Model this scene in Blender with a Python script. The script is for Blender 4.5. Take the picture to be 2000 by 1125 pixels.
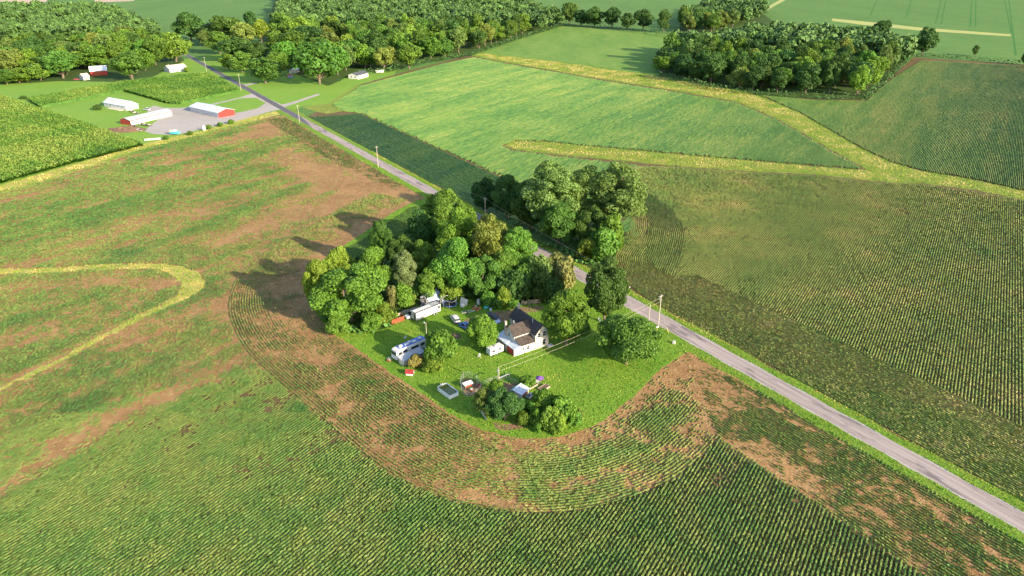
import bpy, math, random
import numpy as np
from mathutils import Vector, Matrix

for o in list(bpy.data.objects): bpy.data.objects.remove(o)
SC = bpy.context.scene
COL = SC.collection
R = math.radians

# ------------------------------------------------------------------ camera
CAM_H, FPX, HORIZON = 100.0, 1387.0, -100.0            # metres; pixels of the 2000 px wide photograph
PITCH = math.atan((562.5 - HORIZON) / FPX)
cam_d = bpy.data.cameras.new('camera'); cam = bpy.data.objects.new('camera', cam_d); COL.objects.link(cam)
cam.location = (0, 0, CAM_H); cam.rotation_euler = (math.pi / 2 - PITCH, 0, 0)
cam_d.sensor_width = 36; cam_d.lens = 36 * FPX / 2000; cam_d.clip_start = 1; cam_d.clip_end = 9000
SC.camera = cam
# ------------------------------------------------------------------ sky, sun, exposure
SUN_EL, SUN_AZ = 20.0, 129.0                           # azimuth clockwise from +Y
w = bpy.data.worlds.new('World'); SC.world = w; w.use_nodes = True
nt = w.node_tree; bg = nt.nodes['Background']
sky = nt.nodes.new('ShaderNodeTexSky'); sky.sky_type = 'NISHITA'; sky.sun_disc = False
sky.sun_elevation = R(SUN_EL); sky.sun_rotation = R(SUN_AZ); sky.altitude = 200
nt.links.new(sky.outputs[0], bg.inputs[0]); bg.inputs[1].default_value = 0.145
sl = bpy.data.lights.new('sun', 'SUN'); sl.energy = 4.2; sl.angle = R(0.55); sl.color = (1.0, 0.86, 0.62)
so = bpy.data.objects.new('sun', sl); COL.objects.link(so)
sd = Vector((math.sin(R(SUN_AZ)) * math.cos(R(SUN_EL)), math.cos(R(SUN_AZ)) * math.cos(R(SUN_EL)), math.sin(R(SUN_EL))))
so.rotation_euler = sd.to_track_quat('Z', 'Y').to_euler(); so.location = (200, -200, 300)
SC.view_settings.view_transform = 'Standard'; SC.view_settings.look = 'None'
SC.view_settings.exposure = 1.58; SC.view_settings.gamma = 1
SC.cycles.max_bounces = 5; SC.cycles.diffuse_bounces = 3; SC.cycles.transparent_max_bounces = 6
SC.cycles.volume_bounces = 0

# ------------------------------------------------------------------ survey: photograph pixel -> place on the flat ground
_s, _c = math.sin(PITCH), math.cos(PITCH)
def G(px, py, z=0.0):
    a = (px - 1000) / FPX; b = (py - 562.5) / FPX
    t = (CAM_H - z) / (_s + b * _c)
    return (a * t, (_c - b * _s) * t)
def zat(X, Y, py):
    b = (py - 562.5) / FPX
    return CAM_H - (b * Y * _c + Y * _s) / (_c - b * _s)
def GP(pts): return np.array([G(*p) for p in pts])
rng = np.random.default_rng(7); random.seed(7)
ROAD0 = np.array([99.0, 104.0]); ROADD = np.array([-0.548, 0.8365]); ROADN = np.array([0.8365, 0.548])
ROAD_AZ, ROW_AZ = -33.2, 32.6
def rd(s, p): return ROAD0 + ROADD * s + ROADN * p     # s along the road (away), p to its right
def road_p(x, y): return (x - ROAD0[0]) * ROADN[0] + (y - ROAD0[1]) * ROADN[1]
def road_s(x, y): return (x - ROAD0[0]) * ROADD[0] + (y - ROAD0[1]) * ROADD[1]

# ------------------------------------------------------------------ numpy helpers
_tab = np.random.default_rng(99).random((257, 257)); _tab[256] = _tab[0]; _tab[:, 256] = _tab[:, 0]
def vnoise(x, y):
    xi = np.floor(x).astype(int); yi = np.floor(y).astype(int); fx = x - xi; fy = y - yi
    fx = fx * fx * (3 - 2 * fx); fy = fy * fy * (3 - 2 * fy); xi &= 255; yi &= 255
    a = _tab[xi, yi]; b = _tab[xi + 1, yi]; c = _tab[xi, yi + 1]; d = _tab[xi + 1, yi + 1]
    return (a * (1 - fx) + b * fx) * (1 - fy) + (c * (1 - fx) + d * fx) * fy
def fbm(x, y, o=3):
    v = 0; a = .5; t = 0
    for i in range(o): v = v + a * vnoise(x + 17.3 * i, y - 9.1 * i); t += a; a *= .5; x = x * 2.03; y = y * 2.03
    return v / t
def inpoly(x, y, P):
    r = np.zeros(x.shape, bool); n = len(P)
    for i in range(n):
        x0, y0 = P[i]; x1, y1 = P[(i + 1) % n]
        if y0 == y1: continue
        r ^= ((y0 > y) != (y1 > y)) & (x < (x1 - x0) * (y - y0) / (y1 - y0) + x0)
    return r
def dist_poly(x, y, P, closed=False):
    d = np.full(x.shape, 1e9); n = len(P)
    for i in range(n if closed else n - 1):
        a = P[i]; b = P[(i + 1) % n]; ab = b - a; L2 = (ab ** 2).sum() + 1e-9
        t = np.clip(((x - a[0]) * ab[0] + (y - a[1]) * ab[1]) / L2, 0, 1)
        d = np.minimum(d, np.hypot(x - a[0] - ab[0] * t, y - a[1] - ab[1] * t))
    return d
def catmull(P, k=8, closed=False):
    P = np.asarray(P, float); n = len(P); out = []
    for i in range(n if closed else n - 1):
        g = (lambda j: P[j % n]) if closed else (lambda j: P[min(max(j, 0), n - 1)])
        p0, p1, p2, p3 = g(i - 1), g(i), g(i + 1), g(i + 2)
        for t in np.arange(k) / k:
            out.append(.5 * (2 * p1 + (p2 - p0) * t + (2 * p0 - 5 * p1 + 4 * p2 - p3) * t * t + (3 * p1 - p0 - 3 * p2 + p3) * t ** 3))
    if not closed: out.append(P[-1])
    return np.array(out)
def resample(P, step):
    d = np.r_[0, np.cumsum(np.hypot(*np.diff(P, axis=0).T))]; n = max(2, int(d[-1] / step))
    s = np.linspace(0, d[-1], n); return np.c_[np.interp(s, d, P[:, 0]), np.interp(s, d, P[:, 1])]

# ------------------------------------------------------------------ materials
MATS = {}
def newmat(name):
    m = bpy.data.materials.new(name); m.use_nodes = True; t = m.node_tree; b = t.nodes['Principled BSDF']
    b.inputs['Roughness'].default_value = .85; b.inputs['Specular IOR Level'].default_value = .25
    MATS[name] = m
    return m, t, b
def noise_node(t, scale, detail=4, rough=.6, stretch=None, rot=0.0, coord='Object'):
    tc = t.nodes.new('ShaderNodeTexCoord'); n = t.nodes.new('ShaderNodeTexNoise')
    n.inputs['Scale'].default_value = scale; n.inputs['Detail'].default_value = detail; n.inputs['Roughness'].default_value = rough
    if stretch:
        mp = t.nodes.new('ShaderNodeMapping'); mp.inputs['Scale'].default_value = stretch; mp.inputs['Rotation'].default_value = (0, 0, rot)
        t.links.new(tc.outputs[coord], mp.inputs[0]); t.links.new(mp.outputs[0], n.inputs[0])
    else: t.links.new(tc.outputs[coord], n.inputs[0])
    return n.outputs[0]
def ramp(t, fac, stops):
    r = t.nodes.new('ShaderNodeValToRGB'); e = r.color_ramp.elements
    while len(e) < len(stops): e.new(.5)
    for i, (p, c) in enumerate(stops): e[i].position = p; e[i].color = (*c, 1)
    t.links.new(fac, r.inputs[0]); return r.outputs[0]
def mixc(t, fac, a, b, mode='MIX'):
    m = t.nodes.new('ShaderNodeMix'); m.data_type = 'RGBA'; m.blend_type = mode
    for s, v in ((m.inputs[0], fac), (m.inputs[6], a), (m.inputs[7], b)):
        if isinstance(v, (int, float)): s.default_value = v
        elif isinstance(v, tuple): s.default_value = (*v, 1)
        else: t.links.new(v, s)
    return m.outputs[2]
def bump(t, b, h, strength, dist):
    n = t.nodes.new('ShaderNodeBump'); n.inputs['Strength'].default_value = strength; n.inputs['Distance'].default_value = dist
    t.links.new(h, n.inputs['Height']); t.links.new(n.outputs[0], b.inputs['Normal'])
def flat(name, col, rough=.6, var=.25, scale=1.5, metal=0, spec=.3, bmp=0):
    m, t, b = newmat(name)
    n = noise_node(t, scale, 5, .65)
    lo = tuple(c * (1 - var) for c in col); hi = tuple(min(1, c * (1 + var * .5)) for c in col)
    t.links.new(ramp(t, n, [(.3, lo), (.7, hi)]), b.inputs['Base Color'])
    b.inputs['Roughness'].default_value = rough; b.inputs['Metallic'].default_value = metal; b.inputs['Specular IOR Level'].default_value = spec
    if bmp: bump(t, b, noise_node(t, scale * 6, 3), bmp, .05)
    return m
def groundmat(name, a, b_, c_, s1=.06, s2=.9, s3=9., stretch=None, rot=0, bm=.6, bd=.15):
    m, t, b = newmat(name)
    big = noise_node(t, s1, 5, .6, stretch, rot); mid = noise_node(t, s2, 5, .7); fine = noise_node(t, s3, 3, .7)
    col = mixc(t, ramp(t, big, [(.35, (0, 0, 0)), (.65, (1, 1, 1))]), a, b_)
    col = mixc(t, ramp(t, mid, [(.45, (0, 0, 0)), (.75, (.75,) * 3)]), col, c_)
    col = mixc(t, .55, col, ramp(t, fine, [(.25, (.35,) * 3), (.75, (1, 1, 1))]), 'MULTIPLY')
    t.links.new(col, b.inputs['Base Color']); b.inputs['Roughness'].default_value = .95; b.inputs['Specular IOR Level'].default_value = .1
    bump(t, b, mid if s3 > 20 else fine, bm, bd)
    return m
M_soil = groundmat('soil', (.36, .20, .085), (.25, .135, .056), (.48, .31, .14), .07, .45, 1.6, bm=1., bd=.35)
M_soil2 = groundmat('soil_row_shade', (.15, .10, .045), (.115, .08, .036), (.21, .14, .062), .05, .8, 3.5, bm=.7, bd=.2)  # crop soil with the shade between rows put into its colour
M_lawn = groundmat('lawn_turf', (.12, .25, .022), (.17, .29, .028), (.26, .29, .05), .09, .6, 3.0, bm=.7, bd=.2)
M_verge = groundmat('verge_turf', (.13, .25, .025), (.16, .27, .03), (.27, .25, .05), .05, .5, 3.0, bm=.8, bd=.25)
M_dry = groundmat('dry_grass', (.46, .38, .10), (.36, .34, .07), (.56, .44, .17), .06, .35, 2.0, bm=.8, bd=.3)
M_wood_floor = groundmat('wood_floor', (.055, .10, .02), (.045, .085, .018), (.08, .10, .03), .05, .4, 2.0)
M_far = groundmat('far_crop', (.082, .175, .038), (.105, .205, .045), (.16, .235, .06), .010, .05, .6, (1, .25, 1), R(ROW_AZ), bm=.3, bd=.2)
M_meadow = groundmat('meadow', (.15, .29, .035), (.19, .32, .04), (.24, .31, .07), .02, .15, 1.2)
M_gravel = groundmat('gravel', (.42, .365, .33), (.36, .315, .285), (.46, .41, .37), .03, .25, 4.0, bm=.3, bd=.05)
M_dirt = groundmat('bare_dirt', (.30, .18, .11), (.24, .14, .085), (.36, .24, .15), .08, .6, 4.0)
M_straw = groundmat('straw', (.50, .36, .17), (.45, .30, .12), (.56, .42, .22), .2, 1., 5.0)
# the road: bleached tar with longitudinal darker wheel lines and patches
m, t, b = newmat('old_tarmac')
rot_r = math.atan2(ROADD[0], ROADD[1])
tc = t.nodes.new('ShaderNodeTexCoord'); mp = t.nodes.new('ShaderNodeMapping'); mp.vector_type = 'POINT'
mp.inputs['Rotation'].default_value = (0, 0, rot_r)
t.links.new(tc.outputs['Object'], mp.inputs[0])
mp2 = t.nodes.new('ShaderNodeMapping'); mp2.inputs['Scale'].default_value = (1, .035, 1); t.links.new(mp.outputs[0], mp2.inputs[0])
ns = t.nodes.new('ShaderNodeTexNoise'); ns.inputs['Scale'].default_value = .9; ns.inputs['Detail'].default_value = 5; t.links.new(mp2.outputs[0], ns.inputs[0])
ns2 = t.nodes.new('ShaderNodeTexNoise'); ns2.inputs['Scale'].default_value = .35; ns2.inputs['Detail'].default_value = 6; ns2.inputs['Roughness'].default_value = .7
mp3 = t.nodes.new('ShaderNodeMapping'); mp3.inputs['Scale'].default_value = (1, .22, 1); t.links.new(mp.outputs[0], mp3.inputs[0]); t.links.new(mp3.outputs[0], ns2.inputs[0])
fine = noise_node(t, 6, 4, .7)
col = mixc(t, ramp(t, ns.outputs[0], [(.4, (0, 0, 0)), (.62, (1, 1, 1))]), (.27, .215, .195), (.37, .30, .275))
col = mixc(t, ramp(t, ns2.outputs[0], [(.53, (0, 0, 0)), (.64, (.85,) * 3)]), col, (.13, .11, .112))
col = mixc(t, .4, col, ramp(t, fine, [(.3, (.6,) * 3), (.7, (1, 1, 1))]), 'MULTIPLY')
t.links.new(col, b.inputs['Base Color']); b.inputs['Roughness'].default_value = .95; b.inputs['Specular IOR Level'].default_value = .08; M_road = m
def leafmat(name, stops, trans=.3, attr=None, objcol=False):
    m, t, b = newmat(name)
    if attr:
        at = t.nodes.new('ShaderNodeAttribute'); at.attribute_name = attr; fac = at.outputs['Fac']
    else: fac = noise_node(t, 6 if not objcol else 1.7, 3, .7)
    col = ramp(t, fac, stops)
    if objcol:
        oi = t.nodes.new('ShaderNodeObjectInfo'); col = mixc(t, 1.0, col, oi.outputs['Color'], 'MULTIPLY')
    t.links.new(col, b.inputs['Base Color']); b.inputs['Roughness'].default_value = .6; b.inputs['Specular IOR Level'].default_value = .2
    tr = t.nodes.new('ShaderNodeBsdfTranslucent'); t.links.new(mixc(t, 1.0, col, (1.0, 1.0, .5), 'MULTIPLY'), tr.inputs[0])
    ms = t.nodes.new('ShaderNodeMixShader'); ms.inputs[0].default_value = trans
    t.links.new(b.outputs[0], ms.inputs[1]); t.links.new(tr.outputs[0], ms.inputs[2])
    t.links.new(ms.outputs[0], t.nodes['Material Output'].inputs[0])
    return m
M_bean = leafmat('bean_leaf', [(0, (.045, .12, .026)), (.3, (.092, .175, .034)), (.65, (.185, .225, .052)), (.88, (.33, .28, .095)), (1, (.50, .36, .16))], .2, 'v')
M_corn = leafmat('corn_leaf', [(0, (.04, .115, .018)), (.5, (.10, .20, .026)), (1, (.21, .27, .05))], .25, 'v')
M_grass = leafmat('grass_blade', [(0, (.08, .20, .015)), (.45, (.135, .27, .022)), (.75, (.26, .33, .04)), (.92, (.46, .39, .10)), (1, (.58, .46, .17))], .3, 'v')
M_crown = leafmat('tree_leaf', [(.3, (.55, .6, .5)), (.7, (1.25, 1.2, 1.1))], .25, None, True)
M_bark = flat('bark', (.16, .12, .085), .9, .4, 3)

# ------------------------------------------------------------------ object helpers
def tag(o, label=None, cat=None, group=None, kind=None):
    if label: o['label'] = label
    if cat: o['category'] = cat
    if group: o['group'] = group
    if kind: o['kind'] = kind
    return o
def link(name, me, mat=None, parent=None):
    if mat and not me.materials: me.materials.append(mat)
    o = bpy.data.objects.new(name, me); COL.objects.link(o)
    if parent: o.parent = parent
    return o
def thing(name, label, cat, loc, az=0.0, group=None):
    """Empty at the base of a thing; local +X points along azimuth az, +Y to its left"""
    o = bpy.data.objects.new(name, None); COL.objects.link(o); o.empty_display_size = .5
    o.location = (*loc[:2], loc[2] if len(loc) > 2 else 0); o.rotation_euler.z = math.pi / 2 - R(az)
    return tag(o, label, cat, group)
def quads_mesh(name, V, v=None):
    """V: (N,4,3) array of quads"""
    n = len(V); me = bpy.data.meshes.new(name); me.vertices.add(n * 4); me.loops.add(n * 4); me.polygons.add(n)
    me.vertices.foreach_set('co', V.astype(np.float32).ravel())
    me.loops.foreach_set('vertex_index', np.arange(n * 4, dtype=np.int32))
    me.polygons.foreach_set('loop_start', np.arange(0, n * 4, 4, dtype=np.int32))
    me.polygons.foreach_set('loop_total', np.full(n, 4, np.int32))
    if v is not None:
        a = me.attributes.new('v', 'FLOAT', 'POINT'); a.data.foreach_set('value', np.repeat(v, 4).astype(np.float32))
    me.update(); return me
def sheet(name, P, z, mat, kind='structure', jit=0.0, step=1.5, parent=None):
    P = np.asarray(P, float)
    if jit:
        Q = resample(np.vstack([P, P[:1]]), step)[:-1]
        P = Q + jit * 2 * np.c_[fbm(Q[:, 0] * .6, Q[:, 1] * .6) - .5, fbm(Q[:, 0] * .6 + 50, Q[:, 1] * .6) - .5]
    me = bpy.data.meshes.new(name); me.from_pydata([(x, y, z) for x, y in P], [], [list(range(len(P)))]); me.update()
    if me.polygons[0].normal.z < 0: me.flip_normals()
    o = link(name, me, mat, parent)
    if kind: o['kind'] = kind
    return o
class MB:
    def __init__(s): s.v = []; s.f = []
    def add(s, vs, fs):
        k = len(s.v); s.v += [tuple(p) for p in vs]; s.f += [tuple(i + k for i in f) for f in fs]; return s
    def box(s, x0, x1, y0, y1, z0, z1):
        return s.add([(x0, y0, z0), (x1, y0, z0), (x1, y1, z0), (x0, y1, z0), (x0, y0, z1), (x1, y0, z1), (x1, y1, z1), (x0, y1, z1)],
                     [(0, 3, 2, 1), (4, 5, 6, 7), (0, 1, 5, 4), (1, 2, 6, 5), (2, 3, 7, 6), (3, 0, 4, 7)])
    def hexa(s, b, t):   # 4 bottom + 4 top corners
        return s.add(list(b) + list(t), [(0, 3, 2, 1), (4, 5, 6, 7), (0, 1, 5, 4), (1, 2, 6, 5), (2, 3, 7, 6), (3, 0, 4, 7)])
    def tube(s, p0, p1, r0, r1=None, n=8):
        r1 = r0 if r1 is None else r1; p0 = Vector(p0); p1 = Vector(p1); d = (p1 - p0).normalized()
        a = d.orthogonal().normalized(); b = d.cross(a); vs = []
        for p, r in ((p0, r0), (p1, r1)):
            for i in range(n):
                th = 2 * math.pi * i / n; vs.append(p + a * math.cos(th) * r + b * math.sin(th) * r)
        return s.add(vs, [(i, (i + 1) % n, n + (i + 1) % n, n + i) for i in range(n)] + [tuple(range(n))[::-1], tuple(range(n, 2 * n))])
    def path(s, pts, r, n=6):
        for a, b in zip(pts[:-1], pts[1:]): s.tube(a, b, r, r, n)
        return s
    def prism(s, prof, y0, y1):     # closed profile in x,z extruded along y
        n = len(prof); vs = [(x, y0, z) for x, z in prof] + [(x, y1, z) for x, z in prof]
        return s.add(vs, [tuple(range(n)), tuple(range(n, 2 * n))[::-1]] + [(i, n + i, n + (i + 1) % n, (i + 1) % n) for i in range(n)])
    def prismx(s, prof, x0, x1):    # closed profile in y,z extruded along x
        n = len(prof); vs = [(x0, y, z) for y, z in prof] + [(x1, y, z) for y, z in prof]
        return s.add(vs, [tuple(range(n))[::-1], tuple(range(n, 2 * n))] + [(i, (i + 1) % n, n + (i + 1) % n, n + i) for i in range(n)])
    def slab(s, quad, th):          # sloped sheet with thickness (downwards along its normal)
        q = [Vector(p) for p in quad]; nrm = (q[1] - q[0]).cross(q[3] - q[0]).normalized()
        if nrm.z < 0: nrm = -nrm
        return s.hexa([p - nrm * th for p in q], q)
    def build(s, name, mat, parent=None, bev=0, smooth=False):
        me = bpy.data.meshes.new(name); me.from_pydata(s.v, [], s.f); me.update()
        o = link(name, me, mat, parent)
        if smooth: me.polygons.foreach_set('use_smooth', [True] * len(me.polygons))
        if bev:
            md = o.modifiers.new('bevel', 'BEVEL'); md.width = bev; md.segments = 2; md.limit_method = 'ANGLE'
        return o
def box(x0, x1, y0, y1, z0, z1, name, mat, parent, bev=0): return MB().box(x0, x1, y0, y1, z0, z1).build(name, mat, parent, bev)

# ------------------------------------------------------------------ crops and grass as real leaves
def leaf_quads(x, y, z0, th, along, across, zlo, zhi, half, k, up=.6, seed=1, hs=None, zs=.75):
    """k random leaf cards per plant; returns (n*k,4,3)"""
    g = np.random.default_rng(seed); n = len(x); N = n * k
    X = np.repeat(x, k); Y = np.repeat(y, k); T = np.repeat(th, k) if np.ndim(th) else np.full(N, th)
    H = np.repeat(hs, k) if hs is not None else np.ones(N)
    a = g.uniform(-along, along, N); c = g.normal(0, across, N)
    dx, dy = np.sin(T), np.cos(T)
    C = np.c_[X + dx * a + dy * c, Y + dy * a - dx * c, z0 + g.uniform(zlo, zhi, N) * H]
    nn = g.normal(0, 1, (N, 3)) * .75; nn[:, 2] = np.abs(nn[:, 2]) * zs / .75 + up; nn /= np.linalg.norm(nn, axis=1)[:, None]
    r = g.normal(0, 1, (N, 3)); A = np.cross(nn, r); A /= np.linalg.norm(A, axis=1)[:, None]; B = np.cross(nn, A)
    s1 = (half * g.uniform(.7, 1.3, N) * (.5 + .5 * H))[:, None]; s2 = s1 * g.uniform(.55, .9, N)[:, None]
    return np.stack([C - A * s1, C - B * s2, C + A * s1, C + B * s2], 1)
def domes(x, y, th, ln, rad, hgt, k, g):
    """bushy row plants: k leaf cards wrapped round a rounded hump that runs along the row"""
    n = len(x) * k; X, Y, T, L, Rd, H = (np.repeat(np.broadcast_to(v, x.shape), k) for v in (x, y, th, ln, rad, hgt))
    T = T + g.normal(0, .05, n); ph = np.tile(np.linspace(-1.15, 1.15, k) if k > 2 else np.array([-.75, .45]), len(x)) + g.normal(0, .15, n)
    dx, dy = np.sin(T), np.cos(T); al = g.uniform(-.15, .15, n); sp, cp = np.sin(ph), np.cos(ph)
    cr = Rd * sp * .85; C = np.stack([X + dx * al + dy * cr, Y + dy * al - dx * cr, .04 + H * (.25 + .62 * cp)], -1)
    N = np.stack([dy * sp, -dx * sp, cp * .9], -1) + g.normal(0, .27, (n, 3)); N /= np.linalg.norm(N, axis=1)[:, None]
    D = np.stack([dx, dy, 0 * dx], -1); D = D - N * (D * N).sum(1)[:, None]; D /= np.linalg.norm(D, axis=1)[:, None] + 1e-6; B = np.cross(N, D)
    s1 = (L * g.uniform(.40, .62, n))[:, None]; s2 = ((.05 + Rd * .62) * g.uniform(.75, 1.2, n))[:, None]
    return np.stack([C - D * s1 - B * s2 * .55, C + D * s1 * .3 - B * s2, C + D * s1 + B * s2 * .55, C - D * s1 * .3 + B * s2], 1)
def lattice(P, az, pitch, step, seed=3, jit=.25):
    a = R(az); d = np.array([math.sin(a), math.cos(a)]); n = np.array([d[1], -d[0]])
    u = P @ d; v = P @ n; g = np.random.default_rng(seed)
    U, V = np.meshgrid(np.arange(u.min(), u.max(), step), np.floor(np.arange(v.min(), v.max(), pitch) / pitch) * pitch)
    U = U + g.uniform(-jit, jit, U.shape) * step
    x = (U * d[0] + V * n[0]).ravel(); y = (U * d[1] + V * n[1]).ravel()
    m = inpoly(x, y, P); return x[m], y[m]
def ridges(name, P, az, pitch, seg, height, width, mat, zc=.03, mask=None, jit=.15, vfun=None, seed=5):
    """a standing crop as continuous leafy ridges, one per row"""
    a = R(az); d = np.array([math.sin(a), math.cos(a)]); n = np.array([d[1], -d[0]]); g = np.random.default_rng(seed)
    u = P @ d; v = P @ n; us = np.arange(u.min(), u.max() + seg, seg); vs = np.arange(v.min(), v.max(), pitch)
    U, V = np.meshgrid(us, vs); U = U + g.uniform(0, seg, (len(vs), 1))
    x = U * d[0] + V * n[0]; y = U * d[1] + V * n[1]
    ins = inpoly(x.ravel(), y.ravel(), P).reshape(x.shape)
    if mask is not None: ins &= mask(x, y)
    h = height * (1 + g.normal(0, jit, x.shape)); wd = width * (1 + g.normal(0, jit, x.shape))
    off = g.normal(0, width * .15, x.shape)
    L = np.stack([x - n[0] * wd, y - n[1] * wd, np.full(x.shape, zc)], -1)
    tw = width * .42; T = np.stack([x + n[0] * (off - tw), y + n[1] * (off - tw), h], -1); T2 = np.stack([x + n[0] * (off + tw), y + n[1] * (off + tw), h + g.normal(0, height * .12, x.shape)], -1)
    Rr = np.stack([x + n[0] * wd, y + n[1] * wd, np.full(x.shape, zc)], -1)
    ok = ins[:, :-1] & ins[:, 1:]
    q1 = np.stack([L[:, :-1], L[:, 1:], T[:, 1:], T[:, :-1]], 2)[ok]; q2 = np.stack([T2[:, :-1], T2[:, 1:], Rr[:, 1:], Rr[:, :-1]], 2)[ok]; q3 = np.stack([T[:, :-1], T[:, 1:], T2[:, 1:], T2[:, :-1]], 2)[ok]
    vv = vfun(x, y)[:, :-1][ok] + g.normal(0, .1, ok.sum()) if vfun else g.uniform(.2, .7, ok.sum())
    me = quads_mesh(name, np.concatenate([q1, q2, q3]), np.clip(np.r_[vv, vv, vv + .05], 0, 1))
    return link(name, me, mat)
# ================================================================== THE LAND
gs = 5000
sheet('ground', [(-gs, -1500), (gs, -1500), (gs, 7000), (-gs, 7000)], 0, M_far)
S_END = 1100.0
YC = catmull(GP([(1338, 688), (1290, 722), (1232, 778), (1172, 825), (1110, 849), (1050, 857), (985, 851), (925, 832), (862, 796), (800, 753),
                 (740, 712), (680, 670), (640, 640), (612, 606), (598, 575), (602, 540), (640, 500), (700, 462), (760, 420), (812, 392)]), 6)
YARD = np.vstack([YC, [rd(road_s(*YC[-1]), -2.9)], [rd(road_s(*YC[0]) - 3, -2.9)]])
s_top = road_s(*G(545, 222))
LF = np.array([G(-150, 420), G(0, 374), G(280, 292), G(400, 260), G(480, 238), G(540, 226), rd(s_top - 6, -6.0), rd(-90, -6.0), (60, 30), (-260, 30), (-330, 200)])
sheet('left_field', LF, .010, M_soil, jit=.4, step=2)
RFp = [(640, 208), (700, 166), (770, 146), (860, 122), (925, 106), (1100, 123), (1290, 150), (1500, 190), (1690, 195), (1740, 150), (1785, 112), (2000, 126), (2200, 130)]
RF = np.vstack([[rd(s_top - 20, 5.0)], GP(RFp), [(420, 330), (260, 40), rd(-110, 5.0)]])
sheet('right_field', RF, .010, M_soil2, jit=.4, step=2)
M_green2 = groundmat('green_crop', (.10, .22, .035), (.16, .27, .048), (.27, .29, .08), .04, .10, .7, (1, .2, 1), R(ROW_AZ), bm=.5, bd=.3)
sheet('back_field', GP([(930, 104), (1000, 80), (1060, 62), (1097, 50), (1200, 58), (1340, 70), (1300, 105), (1278, 146), (1100, 121)]), .014, M_green2)
sheet('meadow', np.vstack([GP([(-200, 165), (0, 155), (200, 140), (400, 110), (520, 95), (640, 90), (780, 120), (770, 147), (700, 168), (640, 206), (592, 207)]), [rd(s_top, 0)], GP([(540, 224), (400, 258), (282, 290), (0, 372), (-200, 430)])]), .006, M_meadow)
sheet('field_margin', GP([(-150, 405), (0, 362), (150, 319), (280, 281), (345, 266), (400, 254), (470, 233), (540, 217), (547, 223), (480, 241), (400, 263), (340, 279), (280, 294), (150, 335), (0, 380), (-150, 428)]), .022, M_dry, jit=1.2)
Tn = np.gradient(YC, axis=0); Tn /= np.linalg.norm(Tn, axis=1)[:, None]; No = np.c_[-Tn[:, 1], Tn[:, 0]]; No = No if ((YC + No * 3 - YC.mean(0)) ** 2).sum() > ((YC - YC.mean(0)) ** 2).sum() else -No
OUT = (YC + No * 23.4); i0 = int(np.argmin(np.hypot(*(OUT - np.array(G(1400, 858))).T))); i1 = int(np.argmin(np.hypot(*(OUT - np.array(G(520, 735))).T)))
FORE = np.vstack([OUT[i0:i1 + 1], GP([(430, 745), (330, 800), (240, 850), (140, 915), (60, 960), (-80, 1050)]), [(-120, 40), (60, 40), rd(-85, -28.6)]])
sheet('foreground_field', FORE, .016, M_soil2, jit=1.5, step=1.5)  # extra soil sheet, coloured darker so the row gaps look shaded
sheet('yard_lawn', YARD, .020, M_lawn, jit=.6, step=1.0)
for nm, p0, p1 in (('left_verge', -6.6, -2.3), ('right_verge', 2.3, 6.1)):
    if p0 < 0: pts = [rd(s, p0 + .5 * math.sin(s * .13) + .4 * math.sin(s * .41)) for s in np.arange(-95, 470, 4)]
    else: pts = [rd(s, p1 + .4 * math.sin(s * .17) + .4 * math.sin(s * .37)) for s in np.arange(-95, 470, 4)]
    pts += [rd(470, p1 if p0 < 0 else p0), rd(-95, p1 if p0 < 0 else p0)]
    sheet(nm, np.array(pts), .026, M_verge)
rp = [rd(s, -2.55 + .12 * math.sin(s * .31) + .1 * math.sin(s * .83)) for s in np.arange(-95, S_END, 3)] + [rd(s, 2.55 + .12 * math.sin(s * .27) + .1 * math.sin(s * .71)) for s in np.arange(S_END, -95, -3)]
sheet('road', np.array(rp), .040, M_road)
gpatch = [rd(s, -3.0 + .2 * math.sin(s * .5)) for s in np.arange(-95, 300, 3)] + [rd(s, 2.9 + .2 * math.sin(s * .4)) for s in np.arange(300, -95, -3)]
sheet('road_shoulder', np.array(gpatch), .033, M_gravel)
M_tar = flat('newer_tarmac', (.10, .09, .095), .8, .35, .5)
rp = [rd(s, -2.3 + .15 * math.sin(s * .31)) for s in np.arange(s_top - 55, S_END, 3)] + [rd(s, 2.3 + .15 * math.sin(s * .27)) for s in np.arange(S_END, s_top - 20, -3)]
sheet('road_surface', np.array(rp), .046, M_tar)
# grassed waterways
W1u = [(935, 103), (1100, 122), (1290, 149), (1380, 164), (1480, 186), (1560, 219), (1620, 254), (1680, 289), (1740, 317), (1800, 334), (1900, 351), (2040, 382)]
W1l = [(2040, 398), (1900, 371), (1800, 358), (1730, 356), (1690, 330), (1640, 302), (1580, 268), (1520, 233), (1440, 199), (1330, 179), (1200, 159), (1000, 124), (920, 109)]
W2 = [(985, 283), (1000, 275), (1060, 277), (1200, 290), (1350, 304), (1500, 317), (1600, 326), (1700, 333), (1740, 355), (1700, 353), (1600, 342), (1450, 334), (1300, 323), (1150, 308), (1050, 298), (1000, 291)]
WW1, WW2 = GP(W1u + W1l), GP(W2)
def ribbon(px, hw):
    C = catmull(GP(px), 6); T = np.gradient(C, axis=0); T /= np.linalg.norm(T, axis=1)[:, None]; N = np.c_[T[:, 1], -T[:, 0]]
    h = np.interp(np.linspace(0, 1, len(C)), np.linspace(0, 1, len(hw)), hw)[:, None]
    return np.vstack([C + N * h, (C - N * h)[::-1]])
WWL = ribbon([(-60, 532), (100, 528), (230, 521), (310, 521), (355, 533), (379, 553), (366, 574), (325, 597), (270, 622), (215, 650), (120, 702), (0, 760), (-60, 790)], [2.3, 2.3, 2.4, 2.7, 3.6, 3.8, 2.2, 1.6, 1.1, .9, .8, .7])
M_ww = groundmat('waterway_turf', (.22, .26, .045), (.15, .22, .03), (.36, .33, .10), .06, .3, 2.0, bm=.8, bd=.3)
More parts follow.
